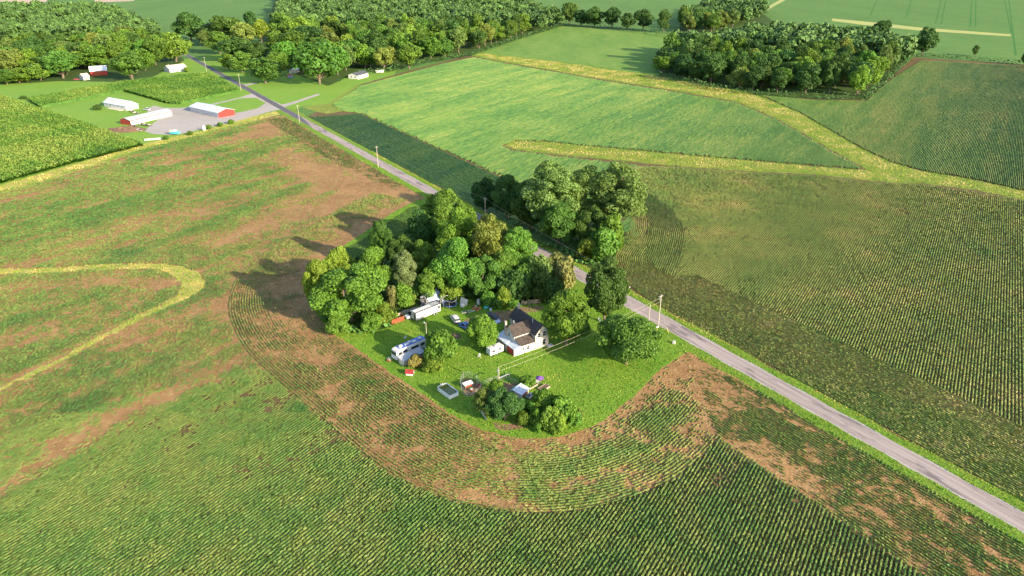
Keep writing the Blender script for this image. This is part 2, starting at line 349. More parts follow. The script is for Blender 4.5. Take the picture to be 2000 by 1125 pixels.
sheet('waterway', WW1, .024, M_ww, jit=2.0); sheet('waterway', WW2, .028, M_ww, jit=1.6); sheet('waterway', WWL, .024, M_dry, jit=1.6, step=.8)
sheet('dry_corner', GP([(592, 209), (640, 202), (668, 184), (702, 164), (716, 170), (700, 186), (684, 210), (668, 218), (640, 222), (610, 217)]), .016, M_ww, jit=2.0, step=2)
# gravel yard of the sheds, drives
LOT = GP([(497, 181), (470, 190), (400, 206), (350, 211), (322, 211), (300, 206), (283, 214), (292, 222), (318, 226), (290, 248), (283, 257), (300, 262), (345, 264), (400, 251), (470, 234), (530, 217), (560, 212), (548, 203)])
sheet('gravel_yard', LOT, .030, M_gravel, jit=.6)
sheet('lawn_island', GP([(408, 207), (470, 192), (500, 191), (519, 201), (505, 211), (470, 219), (453, 222), (438, 211)]), .036, M_meadow, jit=.5)
sheet('house_drive', GP([(548, 205), (575, 198), (620, 183), (626, 185), (580, 201), (556, 209)]), .032, M_gravel, jit=.4)
sheet('house_drive', GP([(470, 166), (500, 161), (503, 163), (476, 169)]), .032, M_gravel, jit=.3)
sheet('dirt_drive', GP([(950, 612), (968, 608), (1000, 606), (1020, 600), (1052, 597), (1062, 600), (1058, 606), (1030, 612), (1000, 622), (975, 632), (955, 628)]), .028, M_dirt, jit=.7, step=.8)
sheet('worn_ground', GP([(905, 625), (930, 616), (955, 612), (950, 622), (925, 632)]), .027, M_dirt, jit=.8, step=.8)
sheet('worn_ground', GP([(962, 826), (990, 829), (1020, 826), (1028, 832), (1000, 842), (970, 838)]), .027, M_dirt, jit=.6, step=.8)
sheet('straw_patch', GP([(1190, 490), (1203, 493), (1208, 505), (1198, 515), (1188, 508)]), .027, M_straw, jit=.8, step=.8)
far_tan = groundmat('far_stubble', (.50, .36, .26), (.46, .33, .24), (.52, .40, .30), .01, .06, .8)
sheet('far_stubble_field', GP([(-100, 12), (40, 9), (90, 4), (100, -12), (-100, -10)]), .012, far_tan)
sheet('far_stubble_field', GP([(186, 5), (260, 2), (280, -14), (180, -14)]), .012, far_tan)
# pale grass strips and wheel tracks in the far field, top right
M_strip = groundmat('pale_strip', (.40, .40, .13), (.36, .38, .11), (.44, .40, .16), .02, .1, 1.)
sheet('grass_strip', GP([(1625, 36), (1700, 43), (1800, 54), (1975, 67), (1973, 71), (1800, 60), (1690, 49), (1625, 41)]), .018, M_strip)
sheet('grass_strip', GP([(1528, -3), (1505, 10), (1480, 24), (1488, 27), (1512, 12), (1540, -3)]), .018, M_strip)
M_track = groundmat('wheel_track', (.045, .15, .03), (.05, .16, .03), (.05, .15, .03), .02, .1, 1.)
for x0, y0, x1, y1 in [(1838, 0, 1827, 46), (1847, 0, 1838, 47), (1898, 0, 1895, 52), (1906, 0, 1905, 52), (1962, 0, 1975, 64), (1970, 0, 1984, 108), (1712, 0, 1700, 30), (1780, 0, 1770, 33)]:
    A, B = np.array(G(x0, y0)), np.array(G(x1, y1)); d = (B - A) / np.linalg.norm(B - A); n = np.array([d[1], -d[0]]) * .9
    sheet('wheel_track', np.array([A + n, B + n, B - n, A - n]), .016, M_track)
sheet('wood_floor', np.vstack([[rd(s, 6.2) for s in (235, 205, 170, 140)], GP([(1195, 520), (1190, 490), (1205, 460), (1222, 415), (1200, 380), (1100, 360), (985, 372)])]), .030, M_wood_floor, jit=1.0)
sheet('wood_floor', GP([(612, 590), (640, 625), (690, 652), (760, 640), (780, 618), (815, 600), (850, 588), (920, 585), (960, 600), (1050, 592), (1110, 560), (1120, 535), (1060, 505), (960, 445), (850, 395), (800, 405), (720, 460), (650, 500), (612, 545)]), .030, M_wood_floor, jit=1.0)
for P in ([(1285, 147), (1400, 177), (1500, 188), (1600, 194), (1690, 195), (1738, 150), (1780, 112), (1700, 92), (1560, 76), (1480, 20), (1420, 8), (1330, 50), (1310, 90)],
          [(640, 168), (700, 142), (760, 139), (830, 123), (920, 109), (1000, 80), (1060, 62), (1098, 51), (1000, 10), (900, -14), (540, -14), (520, 60), (480, 110)],
          [(-60, 168), (60, 162), (120, 158), (230, 160), (300, 150), (360, 118), (330, 80), (240, 40), (190, 12), (0, 15), (-60, 15)]):
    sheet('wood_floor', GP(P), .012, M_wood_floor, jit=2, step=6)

# ------------------------------------------------------------------ soybean rows
def segcover(x, y, segs):
    r = np.zeros(x.shape)
    for x0, y0, x1, y1, wd, am in segs:
        P = np.array([G(x0, y0), G(x1, y1)]); d = dist_poly(x, y, P); r += am * np.exp(-(d / wd) ** 2)
    return r
BROWN = [(0, 760, 230, 642, 2.6, .95), (0, 962, 132, 870, 3.2, .85), (132, 870, 315, 778, 3.2, .8), (315, 778, 470, 690, 3.4, .8), (0, 1095, 140, 995, 3, .75),
         (60, 560, 345, 556, 4, .5), (170, 545, 345, 552, 3, .55), (246, 675, 350, 646, 4, .5), (453, 585, 440, 620, 6, .75), (310, 320, 373, 308, 6, .9), (403, 290, 448, 280, 5, .7),
         (291, 372, 373, 360, 5, .5), (0, 394, 56, 383, 4, .9), (56, 383, 142, 360, 4, .7), (515, 263, 545, 230, 10, 1.3), (560, 297, 597, 308, 6, .8),
         (478, 357, 582, 334, 3.5, .6), (422, 476, 504, 439, 5, .7), (504, 439, 582, 409, 5, .6), (600, 330, 740, 385, 12, 1.2), (700, 400, 800, 430, 17, 1.6),
         (600, 510, 760, 440, 12, 1.5), (520, 560, 600, 520, 9, 1.2), (480, 545, 560, 520, 5, .4), (600, 320, 760, 400, 10, .45)]
GREEN = [(0, 470, 150, 430, 9, .5), (150, 430, 330, 365, 8, .5), (430, 390, 560, 330, 4, .45), (320, 470, 480, 410, 5, .45), (480, 410, 600, 360, 4, .4), (0, 490, 350, 500, 6, .3),
         (0, 640, 200, 570, 4, .35), (0, 720, 330, 600, 4, .3), (100, 830, 400, 640, 5, .35)]
ra = R(ROW_AZ)
def rowcoord(x, y): return x * math.sin(ra) + y * math.cos(ra), x * math.cos(ra) - y * math.sin(ra)
def cover_left(x, y):
    u, v = rowcoord(x, y)
    n = fbm(u / 24, v / 5.0, 4); f = fbm(x / 2.2, y / 2.2, 3)
    near = np.clip((150 - y - .25 * np.abs(x + 20)) / 45, 0, 1)
    base = .42 + .54 * near + (n - .5) * (1.1 - .7 * near) + (f - .5) * (.9 - .55 * near)
    base = np.maximum(base, .72 * (near > .55))
    return np.clip(base - .55 * segcover(x, y, BROWN) * (.45 + .9 * f) * (1 - .45 * near) + .8 * segcover(x, y, GREEN), 0, 1)
BEAN = []     # (x, y, th, cover, z-scale, tint)
def add_beans(name, label, x, y, th, cov, tint, hmul=1.0, seed=1, rmul=1.0):
    g = np.random.default_rng(seed); dd = np.hypot(x, y); p = np.clip((285 / dd) ** 1.2, .5, 1)
    keep = (g.random(x.shape) < np.clip(cov * 2.0 - .02, 0.05, 1)) & (g.random(x.shape) < p)
    f = lambda v: (v if np.ndim(v) else np.full(keep.shape, float(v)))[keep]
    x, y, cov, tint, p, th, hmul, rmul, dd = (f(v) for v in (x, y, cov, tint, p, th, hmul, rmul, dd))
    sz = (.30 + .70 * cov) * (1 + g.normal(0, .16, x.shape) * (1.2 - cov)); Qs = []; vs = []
    for m, k in ((dd < 175, 3), (dd >= 175, 2)):      # fewer leaf cards per plant where they are smaller in view
        if not m.any(): continue
        Qs.append(domes(x[m], y[m], th[m], .85 / p[m], .20 * sz[m] * rmul[m], .42 * sz[m] * hmul[m], k, g))
        vs.append(np.repeat(tint[m] + g.normal(0, .05, m.sum()), k) + g.normal(0, .05, k * m.sum()))
    o = link(name, quads_mesh(name, np.concatenate(Qs), np.clip(np.concatenate(vs), 0, 1)), M_bean); tag(o, label, 'crop', kind='stuff'); print(name, len(x)); return o
yardd = lambda x, y: dist_poly(x, y, YC)
BANDW = 23.6
CP = np.array([G(1338, 688), G(1362, 760), G(1408, 858), rd(-90, -28.4), rd(-90, -6.9), rd(road_s(*G(1338, 688)) - 4, -6.9)])
s_c2 = road_s(*G(812, 392))
C2 = np.array([rd(s_c2, -7), rd(s_c2, -20), rd(s_top - 14, -20), rd(s_top - 14, -7)])
VIS = np.array([G(-40, 1165), G(-40, 210), G(2040, 210), G(2040, 1165)])
LFC = np.array([p for p in LF])
x, y = lattice(LFC, ROW_AZ, .762, .46, 11)
m = inpoly(x, y, VIS) & ~inpoly(x, y, YARD) & ~inpoly(x, y, WWL) & ~inpoly(x, y, CP) & ~inpoly(x, y, C2)
x, y = x[m], y[m]; m = yardd(x, y) > BANDW; x, y = x[m], y[m]
cv = cover_left(x, y)
tn = np.clip(.10 + (1 - cv) * .46 + (fbm(x / 14, y / 14, 3) - .5) * .6 + 0.0, 0, .98)
tn = np.where(y < 140, np.maximum(tn, .42 + .5 * (fbm(x / 5, y / 5) - .5)), tn)
add_beans('soybean_rows', 'straight green and brown soybean rows filling the left field', x, y, R(ROW_AZ), cv, tn, hmul=1 + .25 * np.clip((y - 140) / 60, 0, 1), rmul=1 - .22 * np.clip((y - 125) / 35, 0, 1), seed=21)
# curved headland round the yard
N_ = np.gradient(YC, axis=0); N_ /= np.linalg.norm(N_, axis=1)[:, None]; NO = np.c_[-N_[:, 1], N_[:, 0]]
cen = YC.mean(0)
if ((YC + NO * 3 - cen) ** 2).sum() < ((YC - cen) ** 2).sum(): NO = -NO
BX = []; BT = []
for k in range(1, 31):
    C = resample(YC + NO * (.762 * k + .2), .46); C = C + rng.normal(0, .05, C.shape)
    T = np.gradient(resample(YC + NO * (.762 * k + .2), .46), axis=0)
    BX.append(C); BT.append(np.arctan2(T[:, 0], T[:, 1]))
BX = np.vstack(BX); BT = np.concatenate(BT); x, y = BX.T
m = inpoly(x, y, VIS) & ~inpoly(x, y, CP) & (road_p(x, y) < -7.2) & ~inpoly(x, y, YARD); x, y, BT = x[m], y[m], BT[m]
d = yardd(x, y); m = d > .6; x, y, BT, d = x[m], y[m], BT[m], d[m]
BBROWN = [(610, 530, 700, 462, 9, .6), (700, 462, 815, 398, 10, .7), (1340, 700, 1400, 850, 5, .5), (1330, 720, 1180, 850, 3.5, .4), (560, 620, 640, 700, 4.5, .5), (900, 960, 1000, 1000, 3, .45), (640, 760, 760, 900, 3.5, .3), (1000, 870, 1100, 860, 2, .5), (560, 560, 600, 600, 7, .5)]
BGREEN = [(700, 750, 760, 800, 3, .35), (1050, 930, 1240, 880, 3, .45), (1030, 965, 1150, 985, 1.8, .4), (470, 600, 600, 575, 2.5, .35), (1240, 830, 1330, 800, 2.5, .35)]
cv = np.clip(.48 + (fbm(x / 5, y / 3.5, 4) - .5) * 1.0 + (fbm(x / 1.2, y / 1.2, 2) - .5) * .7 - .3 * np.exp(-d / 2.5) - .7 * segcover(x, y, BBROWN) + segcover(x, y, BGREEN), 0, 1)
cv = np.where(d > BANDW - .9, np.maximum(cv, .45), cv)
add_beans('curved_soybean_rows', 'sparse curved soybean rows bending round the mown yard', x, y, BT, cv, np.clip(.42 + (1 - cv) * .28 + (fbm(x / 4, y / 4) - .5) * .5, 0, 1), seed=22)
# headland along the road, both ends
for nm, lab, P in (('roadside_soybean_rows', 'patchy soybean rows parallel to the road below its green verge', CP), ('thin_soybean_rows', 'thin soybean rows beside the upper road, left of its verge', C2)):
    x, y = lattice(P, ROAD_AZ, .762, .46, 13); m = inpoly(x, y, VIS); x, y = x[m], y[m]; pp = road_p(x, y)
    u = (x - 99) * ROADD[0] + (y - 104) * ROADD[1]
    cv = np.clip(.51 + (fbm(u / 7, pp / 3.0, 4) - .5) * 1.2 + (fbm(x / 1.5, y / 1.5, 2) - .5) * .8 - segcover(x, y, [(1420, 870, 1560, 950, 3.5, .4), (1350, 710, 1420, 790, 5, .5), (1500, 870, 1620, 960, 2.5, .3)] if P is CP else BROWN[-6:]), 0, 1)
    add_beans(nm, lab, x, y, R(ROAD_AZ), cv, np.clip(.40 + (1 - cv) * .3 + (fbm(x / 4, y / 4) - .5) * .5, 0, 1), seed=23)
# right-hand field
FCp = catmull(GP([(1225, 366), (1262, 379), (1308, 410), (1336, 450), (1333, 492), (1316, 541)]), 8)
FP = np.vstack([FCp, GP([(1290, 530), (1262, 505), (1258, 470), (1268, 440), (1258, 410), (1235, 385), (1218, 372)])])
BD = catmull(np.vstack([[rd(s, 6.6) for s in (-90, -40, 0, 40, 80, 110)], GP([(1212, 540), (1194, 508), (1206, 482), (1228, 455), (1232, 425), (1218, 395), (1205, 375)])]), 8)
T_ = np.gradient(BD, axis=0); T_ /= np.linalg.norm(T_, axis=1)[:, None]; NB = np.c_[T_[:, 1], -T_[:, 0]]
BX = []; BT = []
for k in range(0, 35):
    C = resample(BD + NB * .762 * k, .46); T = np.gradient(C, axis=0); BX.append(C + rng.normal(0, .035, C.shape)); BT.append(np.arctan2(T[:, 0], T[:, 1]))
x, y = np.vstack(BX).T; BT = np.concatenate(BT); p_ = road_p(x, y)
EP = np.vstack([GP([(1215, 325), (1300, 326), (1450, 337), (1600, 345), (1700, 356), (1800, 361), (1900, 376), (2080, 406)]), [(330, 230), (200, 60), rd(-90, 32.6), rd(road_s(*G(1316, 541)) - 3, 32.6)], GP([(1318, 541), (1336, 492), (1339, 450), (1311, 408), (1264, 376), (1232, 352)])])
m = inpoly(x, y, VIS) & ~inpoly(x, y, FP) & ~inpoly(x, y, EP) & (dist_poly(x, y, BD) > -1); x, y, BT = x[m], y[m], BT[m]
def tint_right(x, y, b=.5): return np.clip(b + (fbm(x / 16, y / 16, 4) - .5) * .6 + (fbm(x / 3, y / 3, 2) - .5) * .25, .05, .9)
m = y < G(1200, 370)[1]; x, y, BT = x[m], y[m], BT[m]
cvr = lambda x, y: np.clip(.92 + (fbm(x / 6, y / 6, 3) - .55) * .6, .62, 1)
add_beans('roadside_soybean_strip', 'dense soybean rows parallel to the road above its yellow verge', x, y, BT, cvr(x, y), tint_right(x, y, .60), seed=24)
TF = np.gradient(FCp, axis=0); TF /= np.linalg.norm(TF, axis=1)[:, None]; NF = np.c_[-TF[:, 1], TF[:, 0]] * -1
if inpoly(*(FCp[20:21] + NF[20:21] * 3).T, FP)[0] == False: NF = -NF
BX = []; BT = []
for k in range(0, 34):
    C = resample(FCp + NF * (.762 * k + .3), .46); T = np.gradient(C, axis=0); BX.append(C); BT.append(np.arctan2(T[:, 0], T[:, 1]))
x, y = np.vstack(BX).T; BT = np.concatenate(BT); m = inpoly(x, y, FP); x, y, BT = x[m], y[m], BT[m]
add_beans('looping_soybean_rows', 'leaf-shaped block of curving soybean rows right of the tall roadside trees', x, y, BT, cvr(x, y), tint_right(x, y, .5), hmul=1.1, seed=25)
x, y = lattice(EP, ROW_AZ, .762, .46, 15); m = inpoly(x, y, VIS); x, y = x[m], y[m]
add_beans('tall_soybean_rows', 'straight striped soybean rows of the right field below the yellow grass strip', x, y, R(ROW_AZ), np.clip(cvr(x, y) + .08, 0, 1), tint_right(x, y, .54), hmul=1.0, rmul=1.0, seed=26)
# far rows as continuous ridges
def far_tint(x, y):
    u, v = rowcoord(x, y); return np.clip(.27 + (fbm(u / 55, v / 5, 4) - .5) * .55 + (fbm(x / 25, y / 25, 3) - .5) * .35, .08, .9)
notw = lambda x, y: ~inpoly(x.ravel(), y.ravel(), WW1).reshape(x.shape) & ~inpoly(x.ravel(), y.ravel(), WW2).reshape(x.shape)
D2 = np.array([rd(150, 5.6), rd(150, 38), rd(s_top - 30, 38), rd(s_top - 22, 6)])
o = ridges('upper_soybean_strip', D2, ROAD_AZ, .762, 2.2, .42, .27, M_bean, vfun=lambda x, y: far_tint(x, y) - .08); tag(o, 'darker soybean strip right of the upper road', 'crop', kind='stuff')
GPn = np.vstack([[rd(150, 38.5), rd(s_top - 30, 38.5)], [rd(s_top - 16, 30)], GP([(645, 205), (700, 169), (770, 150), (860, 126), (925, 112), (1000, 126), (1200, 161), (1330, 181), (1440, 201), (1520, 235), (1580, 270), (1640, 304), (1700, 335), (1600, 328), (1350, 306), (1200, 292), (1060, 279), (1000, 277), (983, 284), (1000, 294), (1150, 311), (1260, 324), (1215, 345)])])
o = ridges('middle_soybean_rows', GPn, ROW_AZ, .762, 3.6, .42, .30, M_bean, mask=notw, vfun=far_tint); tag(o, 'bright soybean field between the upper road and the yellow waterways', 'crop', kind='stuff')
HP = GP([(1300, 152), (1500, 192), (1560, 222), (1620, 257), (1680, 292), (1740, 320), (1800, 337), (1900, 354), (2060, 390), (2060, 130), (1990, 128), (1800, 118), (1740, 155), (1692, 197), (1600, 196), (1400, 178)])
o = ridges('striped_soybean_field', HP, ROW_AZ + 1, .762, 2.5, .45, .25, M_bean, mask=notw, vfun=lambda x, y: far_tint(x, y) + .12); tag(o, 'striped soybean field right of the dark wood', 'crop', kind='stuff')
# maize
def corn(name, label, P, az, b0, seed):
    o = ridges(name, P, az, .762, 1.6, 1.75, .34, M_corn, jit=.1, vfun=lambda x, y: np.full(x.shape, .15)); tag(o, label, 'corn', kind='stuff')
    x, y = lattice(P, az, .762, .85, seed); Q = leaf_quads(x, y, 0, R(az), .4, .12, 1.35, 2.55, .42, 3, up=.25, seed=seed, zs=.5); g = np.random.default_rng(seed)
    u = fbm(x / 22, y / 22, 3) - .5; st = np.sin((x * math.cos(R(az)) - y * math.sin(R(az))) * 2 * math.pi / 9.1)
    o2 = link('corn_leaves', quads_mesh('corn_leaves', Q, np.clip(np.repeat(b0 + u * 1.1 + .08 * st, 3) + g.normal(0, .15, len(Q)), 0, 1)), M_corn, o); o2['kind'] = 'stuff'
J1 = GP([(-120, 170), (0, 188), (74, 214), (180, 249), (281, 285), (150, 318), (0, 360), (-120, 395)])
corn('corn_field', 'large standing corn field at the left edge, below the white house', J1, 122.6, .62, 61)
J2 = GP([(55, 196), (247, 162), (405, 145), (469, 179), (354, 204), (328, 203), (242, 179), (79, 212)])
corn('corn_block', 'tall corn block behind the white house and the red-ended shed', J2, ROW_AZ, .5, 62)
# ------------------------------------------------------------------ grass blades
def grass(name, label, P, dens, half, hgt, tint, zc=.03, seed=31, excl=(), up=.1):
    g = np.random.default_rng(seed); lo, hi = P.min(0), P.max(0); n = int((hi - lo).prod() * dens)
    x = g.uniform(lo[0], hi[0], n); y = g.uniform(lo[1], hi[1], n); m = inpoly(x, y, P)
    for e in excl: m &= ~inpoly(x, y, e)
    x, y = x[m], y[m]
    Q = leaf_quads(x, y, zc, g.uniform(0, 6, len(x)), .05, .05, .1 * hgt, .7 * hgt, half, 1, up=up, seed=seed, zs=.3)
    o = link(name, quads_mesh(name, Q, np.clip(tint(x, y) + g.normal(0, .06, len(x)), 0, 1)), M_grass); tag(o, label, 'grass', kind='stuff'); print(name, len(x)); return o
yt = lambda x, y: .42 + (fbm(x / 9, y / 9, 4) - .5) * .9 + (fbm(x / 2, y / 2, 2) - .5) * .35 + segcover(x, y, [(1075, 738, 1125, 738, 2.2, .22)])
grass('lawn_grass', 'mown green grass of the farm yard', YARD, 3.5, .18, .15, yt)
vt = lambda x, y: .55 + (fbm(x / 10, y / 10, 3) - .5) * .6
VL = np.array([rd(-60, -6.9), rd(-60, -2.9), rd(330, -2.9), rd(330, -6.9)]); VR = np.array([rd(-60, 2.9), rd(-60, 6.2), rd(330, 6.2), rd(330, 2.9)])
grass('verge_grass', 'bright green verge grass on the near side of the road', VL, 6, .15, .25, vt, excl=(YARD,))
grass('rough_verge_grass', 'yellowing verge grass on the far side of the road', VR, 6, .15, .3, lambda x, y: vt(x, y) + .32 * np.clip((road_p(x, y) - 3.5) / 2, 0, 1), seed=33)
dt = lambda x, y: .70 + (fbm(x / 7, y / 7, 4) - .5) * 1.3
edge = lambda P: (lambda x, y: dt(x, y) + .16 - .42 * np.exp(-(dist_poly(x, y, P, True) / 2.2) ** 1.5))
grass('waterway_grass', 'long pale yellow waterway grass crossing the right fields', WW1, 1.5, .25, .6, edge(WW1), seed=34)
grass('waterway_grass', 'pale yellow grass strip ending in the middle soybean field', WW2, 1.8, .24, .6, edge(WW2), seed=35)
grass('waterway_grass', 'hooked strip of rough grass in the left field', WWL, 3.5, .2, .5, lambda x, y: .70 + (fbm(x / 4, y / 4, 3) - .5) * 1.5, seed=36)
grass('margin_grass', 'yellow grass margin between the corn and the left field', GP([(-60, 382), (0, 364), (150, 321), (280, 283), (400, 256), (540, 219), (545, 222), (400, 262), (280, 293), (150, 333), (0, 378), (-60, 400)]), 1.2, .3, .6, dt, seed=37)
# ================================================================== TREES AND BUSHES
def crown_mesh(name, seed, n, half, hn, zb, nl, lr=(.30, .46), top=1.0, squash=.8):
    g = np.random.default_rng(seed)
    # lobes through an egg-shaped volume of radius 1 and height zb..hn
    zc = (zb + hn) / 2; hz = (hn - zb) / 2; L = []; rr = []
    while len(L) < nl:
        p = g.normal(0, 1, 3); p /= np.linalg.norm(p); p *= g.uniform(.35, .82) ** .6
        if p[2] < -.75: continue
        wz = 1 - .38 * max(0, p[2]) * top
        q_ = g.random(); k_ = .98 - .22 * q_; L.append((p[0] * wz * k_, p[1] * wz * k_, zc + p[2] * hz * k_)); rr.append(lr[0] + (lr[1] - lr[0]) * q_)
    L = np.array(L); rr = np.array(rr)
    out = []; tot = 0
    while tot < n:
        i = g.choice(nl, 4000, p=rr ** 2 / (rr ** 2).sum()); d = g.normal(0, 1, (4000, 3)); d[:, 2] += .25; d /= np.linalg.norm(d, axis=1)[:, None]
        rad = rr[i] * (1 - .35 * g.random(4000) ** 2.2) * (1 + .22 * (vnoise(d[:, 0] * 3 + i, d[:, 1] * 3 + d[:, 2] * 2) - .5))
        P = L[i] + d * rad[:, None] * np.array([1, 1, squash])
        dm = np.min(np.linalg.norm((P[:, None] - L[None]) / np.array([1, 1, squash]), axis=2) / rr[None] + (np.arange(nl)[None] == i[:, None]) * 9, axis=1)
        ok = (dm > .72) & (P[:, 2] > zb * .6)
        P, d2 = P[ok], d[ok]; N = d2 * .75 + g.normal(0, .55, d2.shape); N[:, 2] += .15
        out.append((P, N)); tot += len(P)
    P = np.concatenate([o[0] for o in out])[:n]; N = np.concatenate([o[1] for o in out])[:n]; N /= np.linalg.norm(N, axis=1)[:, None]
    r = g.normal(0, 1, N.shape); A = np.cross(N, r); A /= np.linalg.norm(A, axis=1)[:, None]; B = np.cross(N, A)
    s1 = (half * g.uniform(.6, 1.45, len(P)))[:, None]; s2 = s1 * g.uniform(.6, .95, len(P))[:, None]
    return quads_mesh(name, np.stack([P - A * s1 - B * s2 * .3, P + A * s1 * .2 - B * s2, P + A * s1 + B * s2 * .3, P - A * s1 * .2 + B * s2], 1)), L
def trunk_mesh(name, L, hn, seed, r=.055):
    b = MB(); random.seed(seed); z0 = -.02; p = Vector((0, 0, z0)); k = 5; pts = [p]
    for i in range(k):
        p = p + Vector((random.uniform(-.04, .04), random.uniform(-.04, .04), hn * .62 / k)); pts.append(p)
    for i in range(k): b.tube(pts[i], pts[i + 1], r * (1 - i / (k + 1.5)), r * (1 - (i + 1) / (k + 1.5)), 7)
    for q in sorted(L.tolist(), key=lambda q: q[2])[:12]:
        a = pts[min(k, max(1, int(q[2] / hn * k * .75)))]; m = a.lerp(Vector(q), .5) + Vector((0, 0, -.05))
        b.tube(a, m, r * .38, r * .24, 5); b.tube(m, Vector(q), r * .24, r * .08, 5)
    me = bpy.data.meshes.new(name); me.from_pydata(b.v, [], b.f); me.update(); me.materials.append(M_bark); return me
PROTO = {}
def protos(kind, count, **kw):
    PROTO[kind] = []
    for i in range(count):
        sd_ = hash_seed(kind, i); cm, L = crown_mesh(kind + '_crown', sd_, **kw); cm.materials.append(M_crown)
        PROTO[kind].append((cm, trunk_mesh(kind + '_trunk', L, kw['hn'], sd_), kw['hn']))
def hash_seed(k, i): return sum(ord(c) * (j + 3) for j, c in enumerate(k)) * 31 + i * 101
protos('broad', 5, n=16500, half=.030, hn=2.1, zb=.10, nl=46, lr=(.13, .36))
protos('tall', 3, n=16500, half=.031, hn=2.9, zb=.22, nl=52, lr=(.14, .36))
protos('shrub', 4, n=4500, half=.06, hn=1.25, zb=.0, nl=26, lr=(.16, .42))
protos('far', 10, n=3600, half=.056, hn=2.2, zb=.12, nl=30, lr=(.15, .42))
_cnt = {}
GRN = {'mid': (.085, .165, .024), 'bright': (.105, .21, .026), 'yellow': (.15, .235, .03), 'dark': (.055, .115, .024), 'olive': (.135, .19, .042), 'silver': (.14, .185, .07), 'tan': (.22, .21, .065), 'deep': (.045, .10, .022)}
def put_tree(name, label, cat, loc, rad, h, kind='broad', col='mid', group=None, var=None, rot=None):
    i = _cnt.get(kind, 0); _cnt[kind] = i + 1
    cm, tm, hn = PROTO[kind][(i if var is None else var) % len(PROTO[kind])]
    e = thing(name, label, cat, loc, 0, group); e.rotation_euler.z = random.uniform(0, 6.28) if rot is None else rot
    e.scale = (rad * random.uniform(.93, 1.07), rad * random.uniform(.93, 1.07), h / hn)
    c = link('crown', cm, None, e); t_ = link('trunk', tm, None, e)
    b = GRN[col]; f = random.uniform(.86, 1.30); w_ = random.uniform(-.18, .18)
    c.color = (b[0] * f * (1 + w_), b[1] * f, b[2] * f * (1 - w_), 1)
    return e
def tree_px(name, label, cx, top, bot, hw, kind='broad', col='mid', cat=None, group=None, back=.75):
    """crown seen from cx-hw to cx+hw and from top to bot in the photograph; bot is its lowest leaf in front"""
    X, Y = G(cx, bot); mpp = G(1001, bot)[0]; rad = hw * mpp; Y2 = Y + rad * back; X2 = X * Y2 / Y
    h = max(1.0, zat(X2, Y2 - rad * .15, top)); return put_tree(name, label, cat or ('shrub' if kind == 'shrub' else 'tree'), (X2, Y2), rad * 1.14, h * 1.03, kind, col, group)
random.seed(11)
T = tree_px
# --- trees and bushes of the yard and of the copse behind it
T('broadleaf_tree', 'big round mid-green tree at the left corner of the copse', 690, 520, 652, 72, 'broad', 'bright')
T('broadleaf_tree', 'yellow-green tree on the outer left flank of the big round tree', 634, 500, 622, 36, 'broad', 'yellow')
T('broadleaf_tree', 'light green tree rising behind the big round corner tree', 672, 482, 590, 36, 'broad', 'yellow')
T('broadleaf_tree', 'mid-green tree between the corner tree and the silver-leaved tree', 733, 479, 590, 34, 'broad', 'bright')
T('tall_tree', 'slender lone tree standing up on the copse edge beside the brown field', 750, 428, 540, 26, 'broad', 'mid')
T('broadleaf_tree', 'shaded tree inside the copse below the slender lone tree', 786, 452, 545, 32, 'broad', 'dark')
T('silver_tree', 'pale silver-green narrow tree in the middle of the copse', 795, 483, 590, 25, 'tall', 'silver')
T('broadleaf_tree', 'dark tree at the top of the copse beside the road', 868, 366, 500, 44, 'tall', 'mid')
T('broadleaf_tree', 'small tree right of the dark top tree, by the road', 908, 388, 490, 28, 'broad', 'bright')
T('broadleaf_tree', 'bright tree below the dark top tree of the copse', 900, 408, 540, 44, 'broad', 'bright')
T('broadleaf_tree', 'large olive tree crowning the copse centre', 962, 412, 560, 44, 'tall', 'olive')
T('broadleaf_tree', 'round bright tree at the right shoulder of the copse, by the road', 1012, 437, 560, 36, 'tall', 'bright')
T('broadleaf_tree', 'broad bright tree in the front middle of the copse', 893, 462, 592, 48, 'broad', 'bright')
T('broadleaf_tree', 'yellowish tree in the front of the copse above the junk', 845, 520, 594, 30, 'broad', 'yellow')
T('broadleaf_tree', 'leafy tree above the white leaning panels', 945, 500, 594, 40, 'broad', 'mid')
T('willow_shrub', 'tan olive feathery bush beside the road at the copse end', 1092, 500, 580, 36, 'shrub', 'tan')
T('willow_shrub', 'olive bush left of the tan feathery bush', 1052, 502, 580, 30, 'shrub', 'olive')
T('shrub', 'dark thicket bush behind the old board fence', 1045, 535, 594, 34, 'shrub', 'dark')
T('shrub', 'grey-green thicket bush left of the board fence', 1003, 535, 597, 34, 'shrub', 'dark')
T('shrub', 'dark low bush right of the board fence', 1080, 548, 598, 26, 'shrub', 'dark')
T('shrub', 'yellow-green bush just left of the trampoline', 883, 556, 592, 22, 'shrub', 'yellow')
T('shrub', 'upright pale bush behind the orange junk', 985, 562, 603, 17, 'shrub', 'yellow')
T('shrub', 'bright bush behind the teal junk', 955, 572, 602, 16, 'shrub', 'bright')
T('shrub', 'bright small bush right of the teal junk', 973, 585, 606, 12, 'shrub', 'bright')
T('shrub', 'small bush near the dirt drive below the board fence', 1002, 588, 606, 13, 'shrub', 'bright')
T('shrub', 'bright bush at the copse edge right of the red panel tree', 755, 596, 636, 24, 'shrub', 'yellow')
T('shrub', 'bright green bush above the long grey fence', 787, 560, 606, 24, 'shrub', 'bright')
T('shrub', 'golden bush above the red metal panel', 768, 560, 606, 14, 'shrub', 'tan')
T('shrub', 'low weedy bush left of the red metal panel', 728, 612, 652, 22, 'shrub', 'bright')
T('shrub', 'low weedy bush at the foot of the big corner tree', 660, 620, 658, 24, 'shrub', 'mid')
T('shrub', 'bush in shade between the copse and the collapsed shed', 815, 545, 585, 26, 'shrub', 'mid')
